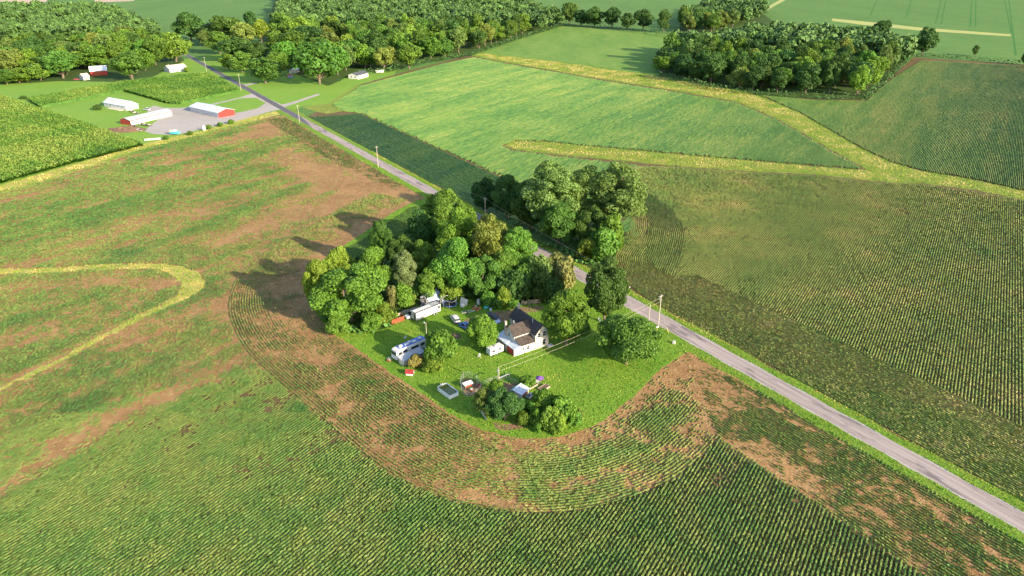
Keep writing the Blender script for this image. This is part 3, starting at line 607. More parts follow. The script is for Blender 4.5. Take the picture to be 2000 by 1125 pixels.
T('shrub', 'small bush left of the collapsed shed', 800, 575, 600, 14, 'shrub', 'yellow')
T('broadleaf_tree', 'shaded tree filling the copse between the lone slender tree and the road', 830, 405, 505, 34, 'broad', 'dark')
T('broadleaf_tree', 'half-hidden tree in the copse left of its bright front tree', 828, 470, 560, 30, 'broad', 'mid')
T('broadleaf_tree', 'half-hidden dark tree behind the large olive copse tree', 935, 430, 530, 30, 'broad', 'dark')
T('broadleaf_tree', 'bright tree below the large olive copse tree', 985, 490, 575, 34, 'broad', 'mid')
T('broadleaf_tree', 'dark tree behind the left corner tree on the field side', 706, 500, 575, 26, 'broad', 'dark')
T('shrub', 'dark green thicket between the olive bush and the round roadside tree', 1020, 520, 585, 26, 'shrub', 'mid')
# across the road
T('tall_tree', 'tall olive tree across the road, left of the pair', 1078, 312, 478, 58, 'tall', 'olive')
T('tall_tree', 'tall olive tree across the road, right of the pair', 1204, 312, 470, 54, 'tall', 'olive')
T('tall_tree', 'olive tree filling between the tall roadside pair', 1140, 318, 455, 42, 'tall', 'olive')
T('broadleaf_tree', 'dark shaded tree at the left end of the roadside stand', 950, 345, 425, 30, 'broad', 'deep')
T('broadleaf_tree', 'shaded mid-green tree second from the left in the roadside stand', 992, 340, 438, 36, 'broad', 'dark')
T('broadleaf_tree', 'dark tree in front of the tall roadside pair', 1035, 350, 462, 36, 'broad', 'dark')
T('broadleaf_tree', 'bright tree in front of the tall left roadside tree', 1090, 395, 492, 44, 'broad', 'mid')
T('broadleaf_tree', 'dark tree between the tall roadside trees, low in front', 1150, 400, 492, 32, 'broad', 'dark')
T('shrub', 'bright bush at the front right of the roadside stand', 1172, 450, 520, 36, 'shrub', 'bright')
T('shrub', 'light bush at the right edge of the roadside stand', 1192, 425, 500, 26, 'shrub', 'bright')
T('shrub', 'bush below the bright roadside bush, above the dark oak', 1150, 468, 516, 28, 'shrub', 'yellow')
# yard trees
T('oak_tree', 'dark oak beside the road, right of the house', 1180, 500, 645, 42, 'broad', 'dark')
T('maple_tree', 'light green tree hiding the right end of the house', 1104, 567, 694, 52, 'broad', 'bright')
T('broadleaf_tree', 'wide dark-green tree alone on the lawn, right of the house', 1221, 622, 738, 70, 'broad', 'mid')
T('small_tree', 'small fruit tree left of the white lean-to roof', 943, 617, 692, 30, 'broad', 'bright')
T('shrub', 'round bright bush right of the motorhome', 862, 652, 722, 37, 'shrub', 'bright')
T('shrub', 'yellowing weeds below the round bush', 850, 702, 732, 24, 'shrub', 'yellow')
T('shrub', 'reddish weeds behind the red-roofed dog house', 812, 696, 722, 15, 'shrub', 'tan')
T('small_tree', 'dark round tree below the chicken run', 986, 762, 838, 38, 'broad', 'dark')
T('small_tree', 'speckled olive tree left of the dark round tree', 948, 757, 822, 24, 'broad', 'olive')
T('shrub', 'vine-covered bush on the foot of the near pole', 968, 744, 775, 14, 'shrub', 'bright')
for i, (a, b_, c_, d_, k_) in enumerate([(1062, 768, 814, 26, 'bright'), (1092, 778, 830, 28, 'bright'), (1075, 800, 846, 20, 'yellow'), (1108, 792, 838, 22, 'bright'), (1122, 806, 838, 14, 'bright'), (1045, 800, 838, 14, 'bright'), (1088, 812, 852, 17, 'yellow'), (1050, 828, 848, 9, 'bright'), (1130, 800, 828, 10, 'olive')]):
    lab = ['tall weeds at the top of the garden patch below the raised beds', 'leafy garden clump in the middle of the garden patch', 'pale garden clump at the lower left of the garden patch', 'deep green bush at the right of the garden patch', 'small garden bush near the right tip of the patch', 'weeds between the dark round tree and the garden patch', 'lowest pale clump of the garden patch by the field edge', 'tiny weed tuft on the lawn below the dark round tree', 'thin weeds at the far right tip of the garden patch'][i]
    T('garden_shrub', lab, a, b_, c_, d_, 'shrub', k_)
T('garden_shrub', 'rank weeds filling the gap between coop and garden patch', 1034, 790, 822, 16, 'shrub', 'bright')
T('garden_shrub', 'rank weeds just below the grey utility cart', 1052, 786, 812, 15, 'shrub', 'mid')
T('garden_shrub', 'low vines at the foot of the dark round tree', 1020, 805, 836, 15, 'shrub', 'mid')
T('shrub', 'low bush left of the purple parasol', 1030, 735, 760, 16, 'shrub', 'bright')
# --- gardens of the far farmsteads, one by one
FARM = [
 (40, 131, 165, 30, 'bright', 'rounded bright bush at the left end of the top-left lawn'), (15, 132, 168, 22, 'mid', 'bush cut by the left picture edge above the corn'),
 (81, 122, 160, 22, 'yellow', 'yellow-green bush second from the left above the lawn'), (125, 98, 157, 34, 'mid', 'wide green tree left of the red barn'),
 (260, 97, 160, 34, 'mid', 'large round tree between the barn and the grey house'), (190, 92, 140, 30, 'bright', 'tree right behind the red barn'),
 (345, 60, 124, 32, 'yellow', 'yellow-green tree behind the grey house'), (305, 70, 130, 26, 'mid', 'tree left behind the grey house'), (230, 76, 130, 26, 'mid', 'tree behind and between barn and large round tree'),
 (375, 20, 82, 30, 'dark', 'dark tree left of the road top, before the green far field'), (440, 25, 92, 38, 'dark', 'broad dark tree at the top right of the road'), (493, 17, 70, 13, 'dark', 'narrow conifer-like tree near the top'),
 (405, 57, 92, 17, 'olive', 'olive tree beside the far end of the road'), (512, 36, 84, 20, 'yellow', 'yellow-green tree right of the narrow dark tree'),
 (465, 70, 125, 40, 'dark', 'dark spreading tree right of the second far pole'), (475, 100, 145, 24, 'yellow', 'yellow tree leaning toward the road'), (520, 108, 167, 32, 'mid', 'round tree by the road opposite the corn'),
 (560, 80, 132, 30, 'bright', 'bright tree behind the parked red pickup'), (590, 28, 90, 26, 'yellow', 'yellow-green tree before the dark wood'), (625, 75, 170, 44, 'mid', 'huge tree at the end of the gravel drive'), (640, 78, 140, 44, 'bright', 'bright tall tree behind the huge drive-end tree'),
 (660, 85, 150, 26, 'bright', 'tree left of the small white house'), (713, 83, 135, 20, 'bright', 'tree right behind the small white house'), (750, 92, 140, 22, 'olive', 'olive tree above the white trailer'), (800, 82, 138, 26, 'mid', 'round tree at the wood edge right of the white trailer'),
 (545, 60, 110, 24, 'mid', 'tree near the hidden blue roof'), (600, 100, 150, 20, 'dark', 'dark tree beside the white garage'),
 (430, 60, 108, 24, 'mid', 'tree between the two dark trees at the far road end'), (500, 78, 128, 28, 'dark', 'dark tree behind the spreading tree by the road'), (545, 98, 150, 24, 'mid', 'tree left of the parked red pickup'), (575, 55, 122, 30, 'mid', 'tall tree behind the bright pickup tree'), (605, 45, 105, 32, 'dark', 'dark tree before the top centre wood'), (552, 22, 80, 28, 'mid', 'tree at the left end of the top centre wood'),
 (478, 42, 96, 24, 'olive', 'olive tree below the narrow dark tree'), (690, 72, 132, 28, 'mid', 'tree above the small white house'), (735, 60, 124, 30, 'dark', 'dark tree above the white trailer'), (285, 92, 140, 22, 'bright', 'bright tree right of the large round farm tree'), (160, 82, 132, 28, 'dark', 'dark tree behind the weathered shed'),
 (98, 88, 142, 28, 'mid', 'tree behind the yellow-green bush at top left'), (58, 92, 150, 26, 'bright', 'tree behind the leftmost lawn bushes'), (18, 88, 150, 28, 'mid', 'tree at the left edge behind the lawn bushes'), (215, 62, 112, 26, 'olive', 'olive tree high behind the red barn'), (448, 104, 138, 15, 'bright', 'small bright tree near the second far pole')]
for a, b_, c_, d_, k_, lab in FARM: T('farmstead_tree', lab, a, b_, c_, d_, 'far', k_)
# --- the woods
def wood(poly, spacing, n_max, label, group, cols, hr=(17, 25), rr_=(6.2, 9.2), seed=5, edge=0):
    P = GP(poly); g = np.random.default_rng(seed); lo, hi = P.min(0), P.max(0); pts = []
    cand = g.uniform(lo, hi, (9000, 2)); ok = inpoly(cand[:, 0], cand[:, 1], P); cand = cand[ok]
    for c in cand:
        if all((c[0] - q[0]) ** 2 + (c[1] - q[1]) ** 2 > spacing ** 2 for q in pts): pts.append(c)
    pts.sort(key=lambda q: q[0] ** 2 + q[1] ** 2)
    for q in pts[:n_max]: put_tree('woodland_tree', label, 'tree', q, g.uniform(*rr_), g.uniform(*hr), 'far', cols[g.integers(len(cols))], group)
    return pts[n_max:]
rest = []
rest += wood([(1292, 141), (1400, 169), (1500, 181), (1600, 187), (1686, 189), (1732, 146), (1768, 112), (1700, 95), (1560, 82), (1470, 85), (1400, 104), (1320, 100)], 13.5, 110, 'tree in the dense dark wood right of the shaded field', 'trees of the dark wood on the right', ['dark', 'dark', 'deep', 'mid', 'olive', 'bright'], (15, 28), (7, 12.5), 5)
rest += wood([(1335, 66), (1400, 62), (1470, 45), (1490, 24), (1440, 12), (1380, 22), (1325, 48)], 18, 18, 'tree in the narrow wood arm behind the dark wood', 'trees of the narrow wood arm', ['dark', 'mid', 'olive'], (20, 28), (10, 13), 6)
rest += wood([(665, 140), (700, 134), (760, 130), (830, 117), (915, 103), (1000, 77), (1060, 60), (1092, 50), (1040, 22), (900, 0), (560, 0), (540, 50), (600, 110)], 16, 115, 'tree in the large wood at the top centre', 'trees of the top centre wood', ['dark', 'mid', 'mid', 'olive', 'bright', 'yellow'], (16, 30), (8, 14), 7)
rest += wood([(-40, 160), (60, 152), (120, 148), (210, 130), (290, 128), (330, 105), (300, 75), (235, 45), (200, 30), (0, 30), (-40, 40)], 17, 75, 'tree in the wide wood at the top left', 'trees of the top left wood', ['mid', 'bright', 'mid', 'dark', 'olive', 'bright'], (13, 26), (8, 14), 8)
# hedgerow trees
for a, b_, c_, d_, lab in [(1112, 0, 48, 19, 'leftmost hedgerow tree against the far green field'), (1160, 10, 55, 19, 'second hedgerow tree from the left at the top'), (1195, 12, 57, 18, 'low hedgerow tree in the middle of the top hedge'), (1255, 15, 60, 19, 'round hedgerow tree left of the top hedge gap'), (1296, 18, 64, 16, 'hedgerow tree right of the top hedge gap'), (1135, 16, 52, 17, 'bushy hedgerow tree between the two leftmost ones'), (1225, 24, 60, 15, 'small hedgerow tree near the round one'),
                           (1800, 48, 112, 22, 'tall lone tree at the right corner of the dark wood'), (1715, 36, 92, 22, 'tree standing above the back edge of the dark wood'), (1903, 86, 110, 6, 'tiny lone tree in the far field hedge'), (2000, 96, 128, 8, 'small tree cut by the right picture edge')]:
    T('hedgerow_tree', lab, a, b_, c_, d_, 'far', 'dark')
# trees too far back to count: one mass, each still a crown of leaf clumps
cmL, _ = crown_mesh('lod', 3, 420, .15, 2.3, .2, 14, (.3, .48)); V0 = np.empty(len(cmL.vertices) * 3, np.float32); cmL.vertices.foreach_get('co', V0); V0 = V0.reshape(-1, 4, 3)
g = np.random.default_rng(4); allq = []
for q in rest:
    if (q[0] / q[1]) > .9 or (q[0] / q[1]) < -.9: continue
    a = g.uniform(0, 6.28); r_ = g.uniform(10, 13.5); h_ = g.uniform(20, 28) / 2.3
    M2 = np.array([[math.cos(a) * r_, -math.sin(a) * r_, 0], [math.sin(a) * r_, math.cos(a) * r_, 0], [0, 0, h_]]); allq.append(V0 @ M2.T + np.array([q[0], q[1], 0]))
def hedge(px, width, h):
    C = resample(GP(px), 1.6)
    n = 7; X = np.repeat(C, n, 0) + g.normal(0, width * .4, (len(C) * n, 2))
    Q = leaf_quads(X[:, 0], X[:, 1], 0, 0., .2, .2, .3, h, .75, 1, seed=8); return Q
M_far_leaf = flat('far_leaf', (.07, .14, .028), .7, .6, .09)
if allq: tag(link('far_woodland', quads_mesh('far_woodland', np.concatenate(allq)), M_far_leaf), 'far-off wood canopy along the top edge of the picture', 'wood', kind='stuff')
M_hedge = flat('hedge_leaf', (.055, .12, .025), .7, .5, .3)
tag(link('hedgerow', quads_mesh('hedgerow', hedge([(1095, 50), (1150, 53), (1220, 60), (1280, 68), (1330, 76)], 4, 9)), M_hedge), 'low dark hedgerow behind the shaded green field', 'hedge', kind='stuff')
tag(link('hedgerow', quads_mesh('hedgerow', hedge([(1780, 110), (1850, 113), (1920, 120), (2030, 130)], 3.5, 4)), M_hedge), 'dark hedgerow at the right edge, above the striped field', 'hedge', kind='stuff')
tag(link('undergrowth', quads_mesh('undergrowth', hedge([(1285, 149), (1400, 177), (1500, 188), (1600, 194), (1690, 195), (1740, 150), (1778, 113)], 3, 5)), M_hedge), 'leafy undergrowth along the edge of the dark wood', 'undergrowth', kind='stuff')
tag(link('undergrowth', quads_mesh('undergrowth', hedge([(700, 146), (760, 141), (830, 124), (920, 110), (1000, 82), (1060, 63), (1098, 51)], 3, 5)), M_hedge), 'leafy undergrowth along the edge of the top centre wood', 'undergrowth', kind='stuff')
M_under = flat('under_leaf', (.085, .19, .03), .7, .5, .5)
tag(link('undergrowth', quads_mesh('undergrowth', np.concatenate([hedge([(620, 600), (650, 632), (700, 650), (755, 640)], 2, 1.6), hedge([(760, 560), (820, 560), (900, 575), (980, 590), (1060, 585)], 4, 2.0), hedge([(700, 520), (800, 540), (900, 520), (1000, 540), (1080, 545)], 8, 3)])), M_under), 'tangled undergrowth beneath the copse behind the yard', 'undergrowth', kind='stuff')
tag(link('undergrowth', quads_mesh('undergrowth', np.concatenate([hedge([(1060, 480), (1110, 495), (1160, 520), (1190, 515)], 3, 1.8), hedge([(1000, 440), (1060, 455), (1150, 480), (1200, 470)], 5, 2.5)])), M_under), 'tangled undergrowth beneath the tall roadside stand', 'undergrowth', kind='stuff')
# ================================================================== BUILDINGS, VEHICLES AND SMALL THINGS
W_ = flat('white_siding', (.50, .47, .43), .7, .15, .8); WP = flat('white_paint', (.56, .55, .53), .5, .16, 1.2); WR = flat('white_metal_roof', (.52, .55, .60), .45, .22, .6, 0, .5)
TAN = flat('weathered_siding', (.47, .41, .35), .85, .35, .9); SHG = flat('dark_shingle', (.055, .048, .048), .95, .45, 1.3, bmp=.4); SHB = flat('brown_shingle', (.065, .05, .042), .95, .5, 1.1, bmp=.4)
RED = flat('red_paint', (.27, .032, .024), .6, .25, 1.0); DRED = flat('rusty_red', (.26, .065, .03), .8, .45, 1.2); BLU = flat('blue_tarp', (.06, .13, .42), .45, .35, .8, 0, .5); LBL = flat('pale_blue_metal', (.42, .52, .68), .45, .3, .9, 0, .5)
GRY = flat('grey_metal', (.42, .42, .43), .5, .25, 1.5, .2, .5); DGR = flat('dark_grey', (.08, .08, .085), .6, .4, 1.5); BLK = flat('black_rubber', (.018, .018, .02), .7, .3, 3); GLS = flat('window_glass', (.025, .03, .035), .08, .2, 1, 0, .8)
PLANK = flat('grey_plank', (.30, .26, .21), .9, .35, 2.5); POLE = flat('pole_wood', (.42, .36, .29), .9, .3, 3); BRN = flat('brown_earth', (.16, .095, .06), .95, .4, 1.0, bmp=.5); ORG = flat('orange_plastic', (.62, .20, .05), .5, .2, 2); TEAL = flat('teal_plastic', (.06, .38, .40), .45, .2, 2); PUR = flat('purple_fabric', (.17, .07, .27), .7, .3, 2); WAT = flat('green_water', (.10, .115, .02), .12, .4, .8, 0, .5); TARP = flat('sand_tarp', (.55, .47, .36), .8, .2, 1.5); LIL = flat('lilac_siding', (.42, .41, .43), .7, .12, 1.0); BRK = flat('brick_chimney', (.42, .33, .28), .9, .3, 3); YEL = flat('yellow_plastic', (.62, .52, .10), .5, .2, 2); CHR = flat('galvanised', (.55, .56, .57), .4, .2, 3, .4, .6)
def gable_walls(b, x0, x1, y0, y1, ze, zr, axis='x', z0=-.05):
    if axis == 'x': ym = (y0 + y1) / 2; b.prismx([(y0, z0), (y1, z0), (y1, ze), (ym, zr), (y0, ze)], x0, x1)
    else: xm = (x0 + x1) / 2; b.prism([(x0, z0), (x1, z0), (x1, ze), (xm, zr), (x0, ze)], y0, y1)
def gable_roof(b, x0, x1, y0, y1, ze, zr, axis='x', oh=.35, th=.16):
    if axis == 'x':
        ym = (y0 + y1) / 2; k = (zr - ze) / (ym - y0)
        b.slab([(x0 - oh, y0 - oh, ze - oh * k + th), (x1 + oh, y0 - oh, ze - oh * k + th), (x1 + oh, ym, zr + th), (x0 - oh, ym, zr + th)], th)
        b.slab([(x0 - oh, ym, zr + th), (x1 + oh, ym, zr + th), (x1 + oh, y1 + oh, ze - oh * k + th), (x0 - oh, y1 + oh, ze - oh * k + th)], th)
    else:
        xm = (x0 + x1) / 2; k = (zr - ze) / (xm - x0)
        b.slab([(x0 - oh, y1 + oh, ze - oh * k + th), (x0 - oh, y0 - oh, ze - oh * k + th), (xm, y0 - oh, zr + th), (xm, y1 + oh, zr + th)], th)
        b.slab([(xm, y1 + oh, zr + th), (xm, y0 - oh, zr + th), (x1 + oh, y0 - oh, ze - oh * k + th), (x1 + oh, y1 + oh, ze - oh * k + th)], th)
def window(parent, face, c, a, z, w=.9, h=1.2, name='window', fm=None, pm=None, div=True):
    """face: 'x+','x-','y+','y-'; c: wall plane; a: centre along the wall"""
    s = 1 if face[1] == '+' else -1; d0, d1 = sorted((c + s * .002, c + s * .07)); e0, e1 = sorted((c + s * .03, c + s * .085))
    f = MB(); p = MB()
    def bx(b, a0, a1, z0, z1, q0, q1): b.box(q0, q1, a0, a1, z0, z1) if face[0] == 'x' else b.box(a0, a1, q0, q1, z0, z1)
    t_ = .1
    bx(f, a - w / 2 - t_, a + w / 2 + t_, z - t_, z, d0, d1); bx(f, a - w / 2 - t_, a + w / 2 + t_, z + h, z + h + t_, d0, d1)
    bx(f, a - w / 2 - t_, a - w / 2, z, z + h, d0, d1); bx(f, a + w / 2, a + w / 2 + t_, z, z + h, d0, d1)
    if div: bx(f, a - w / 2, a + w / 2, z + h / 2 - .03, z + h / 2 + .03, e0, e1)
    q0, q1 = sorted((c + s * .002, c + s * .04)); bx(p, a - w / 2, a + w / 2, z, z + h, q0, q1)
    o = f.build(name, fm or WP, parent); p.build('pane', pm or GLS, o); return o
# ---- the farmhouse: x along the wall seen in the sun (u), -y towards the camera side (v)
HO = G(1003.8, 696.6)
hs_ = thing('farmhouse', 'weathered two-storey farmhouse with dark shingle roofs and white lean-to beside the travel trailer', 'house', HO, 57)
b = MB(); gable_walls(b, 6.9, 11.4, -.1, 12.6, 4.8, 7.2, 'y'); b.build('wall', TAN, hs_)
b = MB(); gable_walls(b, 1.6, 6.88, 2.3, 7.4, 4.8, 6.8, 'x'); b.build('wing_wall', W_, hs_)
b = MB(); gable_roof(b, 6.9, 11.4, -.1, 12.6, 4.8, 7.2, 'y'); r1 = b.build('roof', SHG, hs_)
MB().box(8.9, 9.5, 11.2, 11.8, 6.6, 8.7).build('chimney', BRK, r1); MB().tube((8.3, 3.2, 6.7), (8.3, 3.2, 7.9), .1).build('vent_pipe', GRY, r1)
b = MB(); gable_roof(b, 1.6, 7.6, 2.3, 7.4, 4.8, 6.8, 'x'); r2 = b.build('roof', SHB, hs_)
MB().tube((3.6, 5.6, 6.4), (3.6, 5.6, 7.6), .11).build('vent_pipe', GRY, r2); MB().box(1.2, 1.75, 6.2, 6.8, 4.5, 7.6).build('chimney', BRK, r2)
b = MB(); b.prismx([(-.02, -.05), (2.29, -.05), (2.29, 3.95), (-.02, 2.75)], 2.0, 6.88); b.build('kitchen_wall', W_, hs_)
b = MB(); b.slab([(1.75, -.35, 2.72), (6.89, -.35, 2.72), (6.89, 2.295, 4.12), (1.75, 2.295, 4.12)], .14); b.build('kitchen_roof', SHB, hs_)
b = MB(); b.prism([(0, -.05), (1.98, -.05), (1.98, 2.75), (0, 2.2)], .0, 3.45); b.build('entry_wall', W_, hs_)
b = MB(); b.slab([(-.25, -.3, 2.3), (-.25, 3.5, 2.3), (1.99, 3.5, 2.92), (1.99, -.3, 2.92)], .08); b.build('entry_roof', WR, hs_)
box(-.07, -.003, .25, 3.3, .05, 2.1, 'red_door', RED, hs_)
b = MB(); b.prism([(-.1, -.05), (2.6, -.05), (2.6, 3.1), (-.1, 2.35)], 3.5, 8.7); b.build('lean_to_wall', TAN, hs_)
b = MB(); b.slab([(-.4, 3.52, 2.45), (-.4, 9.0, 2.45), (2.62, 9.0, 3.3), (2.62, 3.52, 3.3)], .08); b.build('lean_to_roof', WR, hs_)
window(hs_, 'x-', -.1, 4.4, .85, .8, 1.0); window(hs_, 'x-', 1.6, 4.85, 3.6, .7, 1.1)
window(hs_, 'y-', -.1, 9.9, .9, 1.0, 1.6); window(hs_, 'y-', -.1, 9.9, 3.6, .9, 1.3); window(hs_, 'y-', -.1, 8.1, 3.6, .9, 1.3); window(hs_, 'y-', -.02, 4.6, .9, .8, 1.0); window(hs_, 'y-', -.02, 3.0, 1.0, .6, .8)
window(hs_, 'x+', 11.4, 3.0, .9, 1.0, 1.5); window(hs_, 'x+', 11.4, 7.5, .9, 1.0, 1.5)
box(10.8, 12.3, -1.15, -.12, -.02, .35, 'door_step', WP, hs_)
# ---- generic long building
def shed(name, label, cat, a, bq, depth, ze, zr, roof, wall, group=None, doors=0, door_mat=None, gm=None, trim=None, side=1, wins=()):
    """front wall from ground point a to bq; building extends depth to the left (side=1) or right of that line"""
    a = np.array(a); bq = np.array(bq); d = bq - a; L = np.linalg.norm(d); az = math.degrees(math.atan2(d[0], d[1]))
    t = thing(name, label, cat, a, az, group); y0, y1 = (0, depth) if side > 0 else (-depth, 0); f = 'y-' if side > 0 else 'y+'; yf = 0
    b = MB(); gable_walls(b, .12, L - .12, y0, y1, ze, zr); b.build('wall', wall, t)
    ym = (y0 + y1) / 2
    for x0, x1 in ((0, .115), (L - .115, L)):
        b = MB(); b.prismx([(y0, -.05), (y1, -.05), (y1, ze), (ym, zr), (y0, ze)], x0, x1); b.build('gable_end', gm or wall, t)
    b = MB(); gable_roof(b, 0, L, y0, y1, ze, zr, oh=.4, th=.12); b.build('roof', roof, t)
    s = -1 if side > 0 else 1
    if trim:
        q0, q1 = sorted((yf + s * .42, yf + s * .5)); b = MB(); k = (zr - ze) / (depth / 2); b.box(-.4, L + .4, q0, q1, ze - .45 * k - .25, ze - .45 * k + .05); b.build('fascia', trim, t)
    if doors:
        w = L / doors
        for i in range(doors):
            q0, q1 = sorted((yf + s * .003, yf + s * .09)); dr = box(w * i + .35, w * (i + 1) - .35, q0, q1, .02, ze - .45, 'garage_door', door_mat, t)
            for j in range(1, 4):
                q2, q3 = sorted((yf + s * .09, yf + s * .11)); box(w * i + .4, w * (i + 1) - .4, q2, q3, .02 + (ze - .47) * j / 4 - .02, .02 + (ze - .47) * j / 4 + .02, 'panel_rib', GRY, dr)
    for x in wins: window(t, f, yf, x, 1.0, 1.0, 1.1)
    return t, L
wh, L = shed('ranch_house', 'long white house with pale metal roof beside the corn', 'house', G(204, 208), G(247.2, 216), 9, 3.0, 5.6, WR, WP, wins=(3, 8, 17, 22), side=1)
box(11.5, 12.5, -.08, -.003, .05, 2.1, 'door', GRY, wh); box(14, 15, -.08, -.003, .05, 2.1, 'door', LIL, wh); window(wh, 'x+', L, 3, 1, 1, 1.1); window(wh, 'x+', L, 6, 1, 1, 1.1)
box(8, L - 3, -3.2, -.1, .0, .25, 'porch_slab', TARP, wh)
shed('garage_row', 'long low garage with grey roof, white doors and red end wall', 'garage', G(256, 244.8), G(336.8, 225.6), 9, 2.9, 4.2, GRY, WP, doors=5, door_mat=WP, gm=RED, trim=RED, side=1)
t, L = shed('open_front_shed', 'white-roofed equipment shed with red end wall next to the lawn', 'shed', G(372, 217.6), G(427.2, 230.4), 12, 3.4, 5.2, WR, GRY, doors=4, door_mat=LIL, gm=RED, trim=WP, side=1)
# red barn and its lean shed
t = thing('red_barn', 'red barn with blue and white metal roof among trees at top left', 'barn', G(178, 149), 62)
b = MB(); b.prismx([(0, -.05), (9, -.05), (9, 4.2), (6.9, 6.6), (4.5, 7.6), (2.1, 6.6), (0, 4.2)], 0, 13); b.build('wall', RED, t)
b = MB(); b.slab([(-.4, -.3, 4.0), (13.4, -.3, 4.0), (13.4, 2.1, 6.75), (-.4, 2.1, 6.75)], .12); b.slab([(-.4, 2.1, 6.77), (13.4, 2.1, 6.77), (13.4, 4.5, 7.8), (-.4, 4.5, 7.8)], .12); b.build('roof', WR, t)
b = MB(); b.slab([(-.4, 4.5, 7.8), (13.4, 4.5, 7.8), (13.4, 6.9, 6.77), (-.4, 6.9, 6.77)], .12); b.slab([(-.4, 6.9, 6.75), (13.4, 6.9, 6.75), (13.4, 9.3, 4.0), (-.4, 9.3, 4.0)], .12); b.build('roof', BLU, t)
box(3, 6.5, -.08, -.003, .05, 3.4, 'barn_door', DRED, t); box(-.08, -.003, 3.2, 5.8, .05, 3.2, 'barn_door', DRED, t)
t, L = shed('weathered_shed', 'weathered shed with dull pinkish roof left of the red barn', 'shed', G(164, 157), G(176, 155.5), 8, 3.2, 5.0, TARP, LIL, side=1); box(1.2, 3.4, -.08, -.003, .05, 2.4, 'door', PLANK, t)
t, L = shed('grey_house', 'small lilac-grey house with dull roof left of the road bend', 'house', G(332, 142), G(366, 138), 11, 3.2, 5.6, TARP, LIL, wins=(4, 9), side=1); box(6, 7, -.08, -.003, .05, 2.1, 'door', DGR, t); box(1.5, 2.1, 4.4, 5.0, 4.5, 6.5, 'chimney', BRK, t)
t, L = shed('white_cottage', 'small white house at the wood edge above the bright field', 'house', G(700, 155), G(719.5, 149.8), 10, 3.2, 5.0, DGR, WP, wins=(4, 10), side=1); window(t, 'x-', 0, 3, 1, 1.1, 1.2); window(t, 'x-', 0, 7, 1, 1.1, 1.2)
t, L = shed('white_garage', 'small white garage half hidden by trees behind the parked pickup', 'garage', G(577, 143), G(586, 140), 6, 2.6, 3.8, WR, WP, doors=1, door_mat=LIL, side=1)
t, L = shed('hidden_house', 'pale grey-roofed house hidden between trees near the top', 'house', G(534, 92), G(550, 90), 9, 3.2, 5.2, LBL, LIL, wins=(5, 12), side=1)
t = thing('storage_trailer', 'white trailer parked under trees right of the small white house', 'trailer', G(734, 143), 78); box(0, 7, 0, 2.4, .5, 2.6, 'body', WP, t, .08)
for x in (2.8, 3.8): MB().tube((x, -.06, .38), (x, .2, .38), .38, n=12).build('wheel', BLK, t)
# ---- vehicles
def wheel(parent, x, y, r=.34, w=.22, s=1):
    o = MB().tube((x, y - w / 2, r), (x, y + w / 2, r), r, n=14).build('wheel', BLK, parent); MB().tube((x, y + s * (w / 2 + .005), r), (x, y + s * (w / 2 + .03), r), r * .55, n=10).build('rim', CHR, o); return o
def loft(sections, mat, name, parent, bev=.05):
    """sections: list of (x, half width, z low, z high)"""
    b = MB(); vs = []; fs = []
    for x, hw, z0, z1 in sections: vs += [(x, -hw, z0), (x, hw, z0), (x, hw * .93, z1), (x, -hw * .93, z1)]
    n = len(sections)
    for i in range(n - 1):
        k = i * 4
        for j in range(4): fs.append((k + j, k + (j + 1) % 4, k + 4 + (j + 1) % 4, k + 4 + j))
    fs += [(3, 2, 1, 0), tuple(4 * (n - 1) + j for j in range(4))]
    return b.add(vs, fs).build(name, mat, parent, bev)
def car(name, label, loc, az, mat, kind='suv', L=4.7, W=1.85, H=1.68, cat='car', group=None):
    t = thing(name, label, cat, loc, az, group); h = W / 2; f = L / 2
    if kind == 'pickup':
        L2 = 5.6; f = L2 / 2; loft([(-f, h * .97, .45, 1.0), (-f + .1, h, .4, 1.05), (-.35, h, .4, 1.05)], mat, 'bed', t); box(-f + .15, -.45, -h + .18, h - .18, 1.052, 1.09, 'bed_floor', DGR, t)
        loft([(-.34, h, .4, 1.06), (1.3, h, .4, 1.06), (f - .15, h * .95, .42, 1.0), (f, h * .85, .45, .85)], mat, 'body', t)
        loft([(-.3, h * .92, 1.06, 1.7), (1.0, h * .92, 1.06, 1.7), (1.55, h * .9, 1.06, 1.15)], GLS, 'windows', t, .03); loft([(-.34, h * .84, 1.69, 1.80), (.9, h * .84, 1.69, 1.78), (1.12, h * .8, 1.66, 1.7)], mat, 'roof', t, .03); wb = 1.75
    else:
        z1 = .98 if kind != 'van' else 1.15
        loft([(-f, h * .9, .45, z1 - .05), (-f + .15, h, .35, z1 + .02), (.9, h, .35, z1 + .02), (f - .35, h * .95, .38, z1 - .14), (f, h * .82, .45, .72)], mat, 'body', t)
        loft([(-f + .12, h * .88, z1, z1 + .1), (-f + .5, h * .9, z1, H - .08), (.55, h * .9, z1, H - .06), (1.25, h * .88, z1, z1 + .08)], GLS, 'windows', t, .03)
        loft([(-f + .42, h * .84, H - .10, H - .02), (-.4, h * .86, H - .08, H), (.5, h * .84, H - .09, H - .03)], mat, 'roof', t, .03)
        for x in (-.95, .0, .72):
            for s in (-1, 1): box(x - .05, x + .05, s * h * .875 - .02, s * h * .875 + .02, z1, H - .07, 'pillar', mat, t)
        wb = 1.4
    for x in (-wb, wb):
        for s in (-1, 1): wheel(t, x, s * (h - .1), .35, .24, s)
    for s in (-1, 1):
        box(f - .16, f - .02, s * h * .62 - .16, s * h * .62 + .16, .66, .80, 'headlight', CHR, t); box(-f - .02, -f + .04, s * h * .74 - .1, s * h * .74 + .1, .70, .98, 'tail_light', RED, t)
    box(-f - .06, -f + .02, -h * .85, h * .85, .38, .58, 'bumper', DGR, t); return t
car('parked_car', 'white estate car alone on the grass below the trampoline', G(889, 626), -24, WP, 'suv', 4.8, 1.85, 1.62)
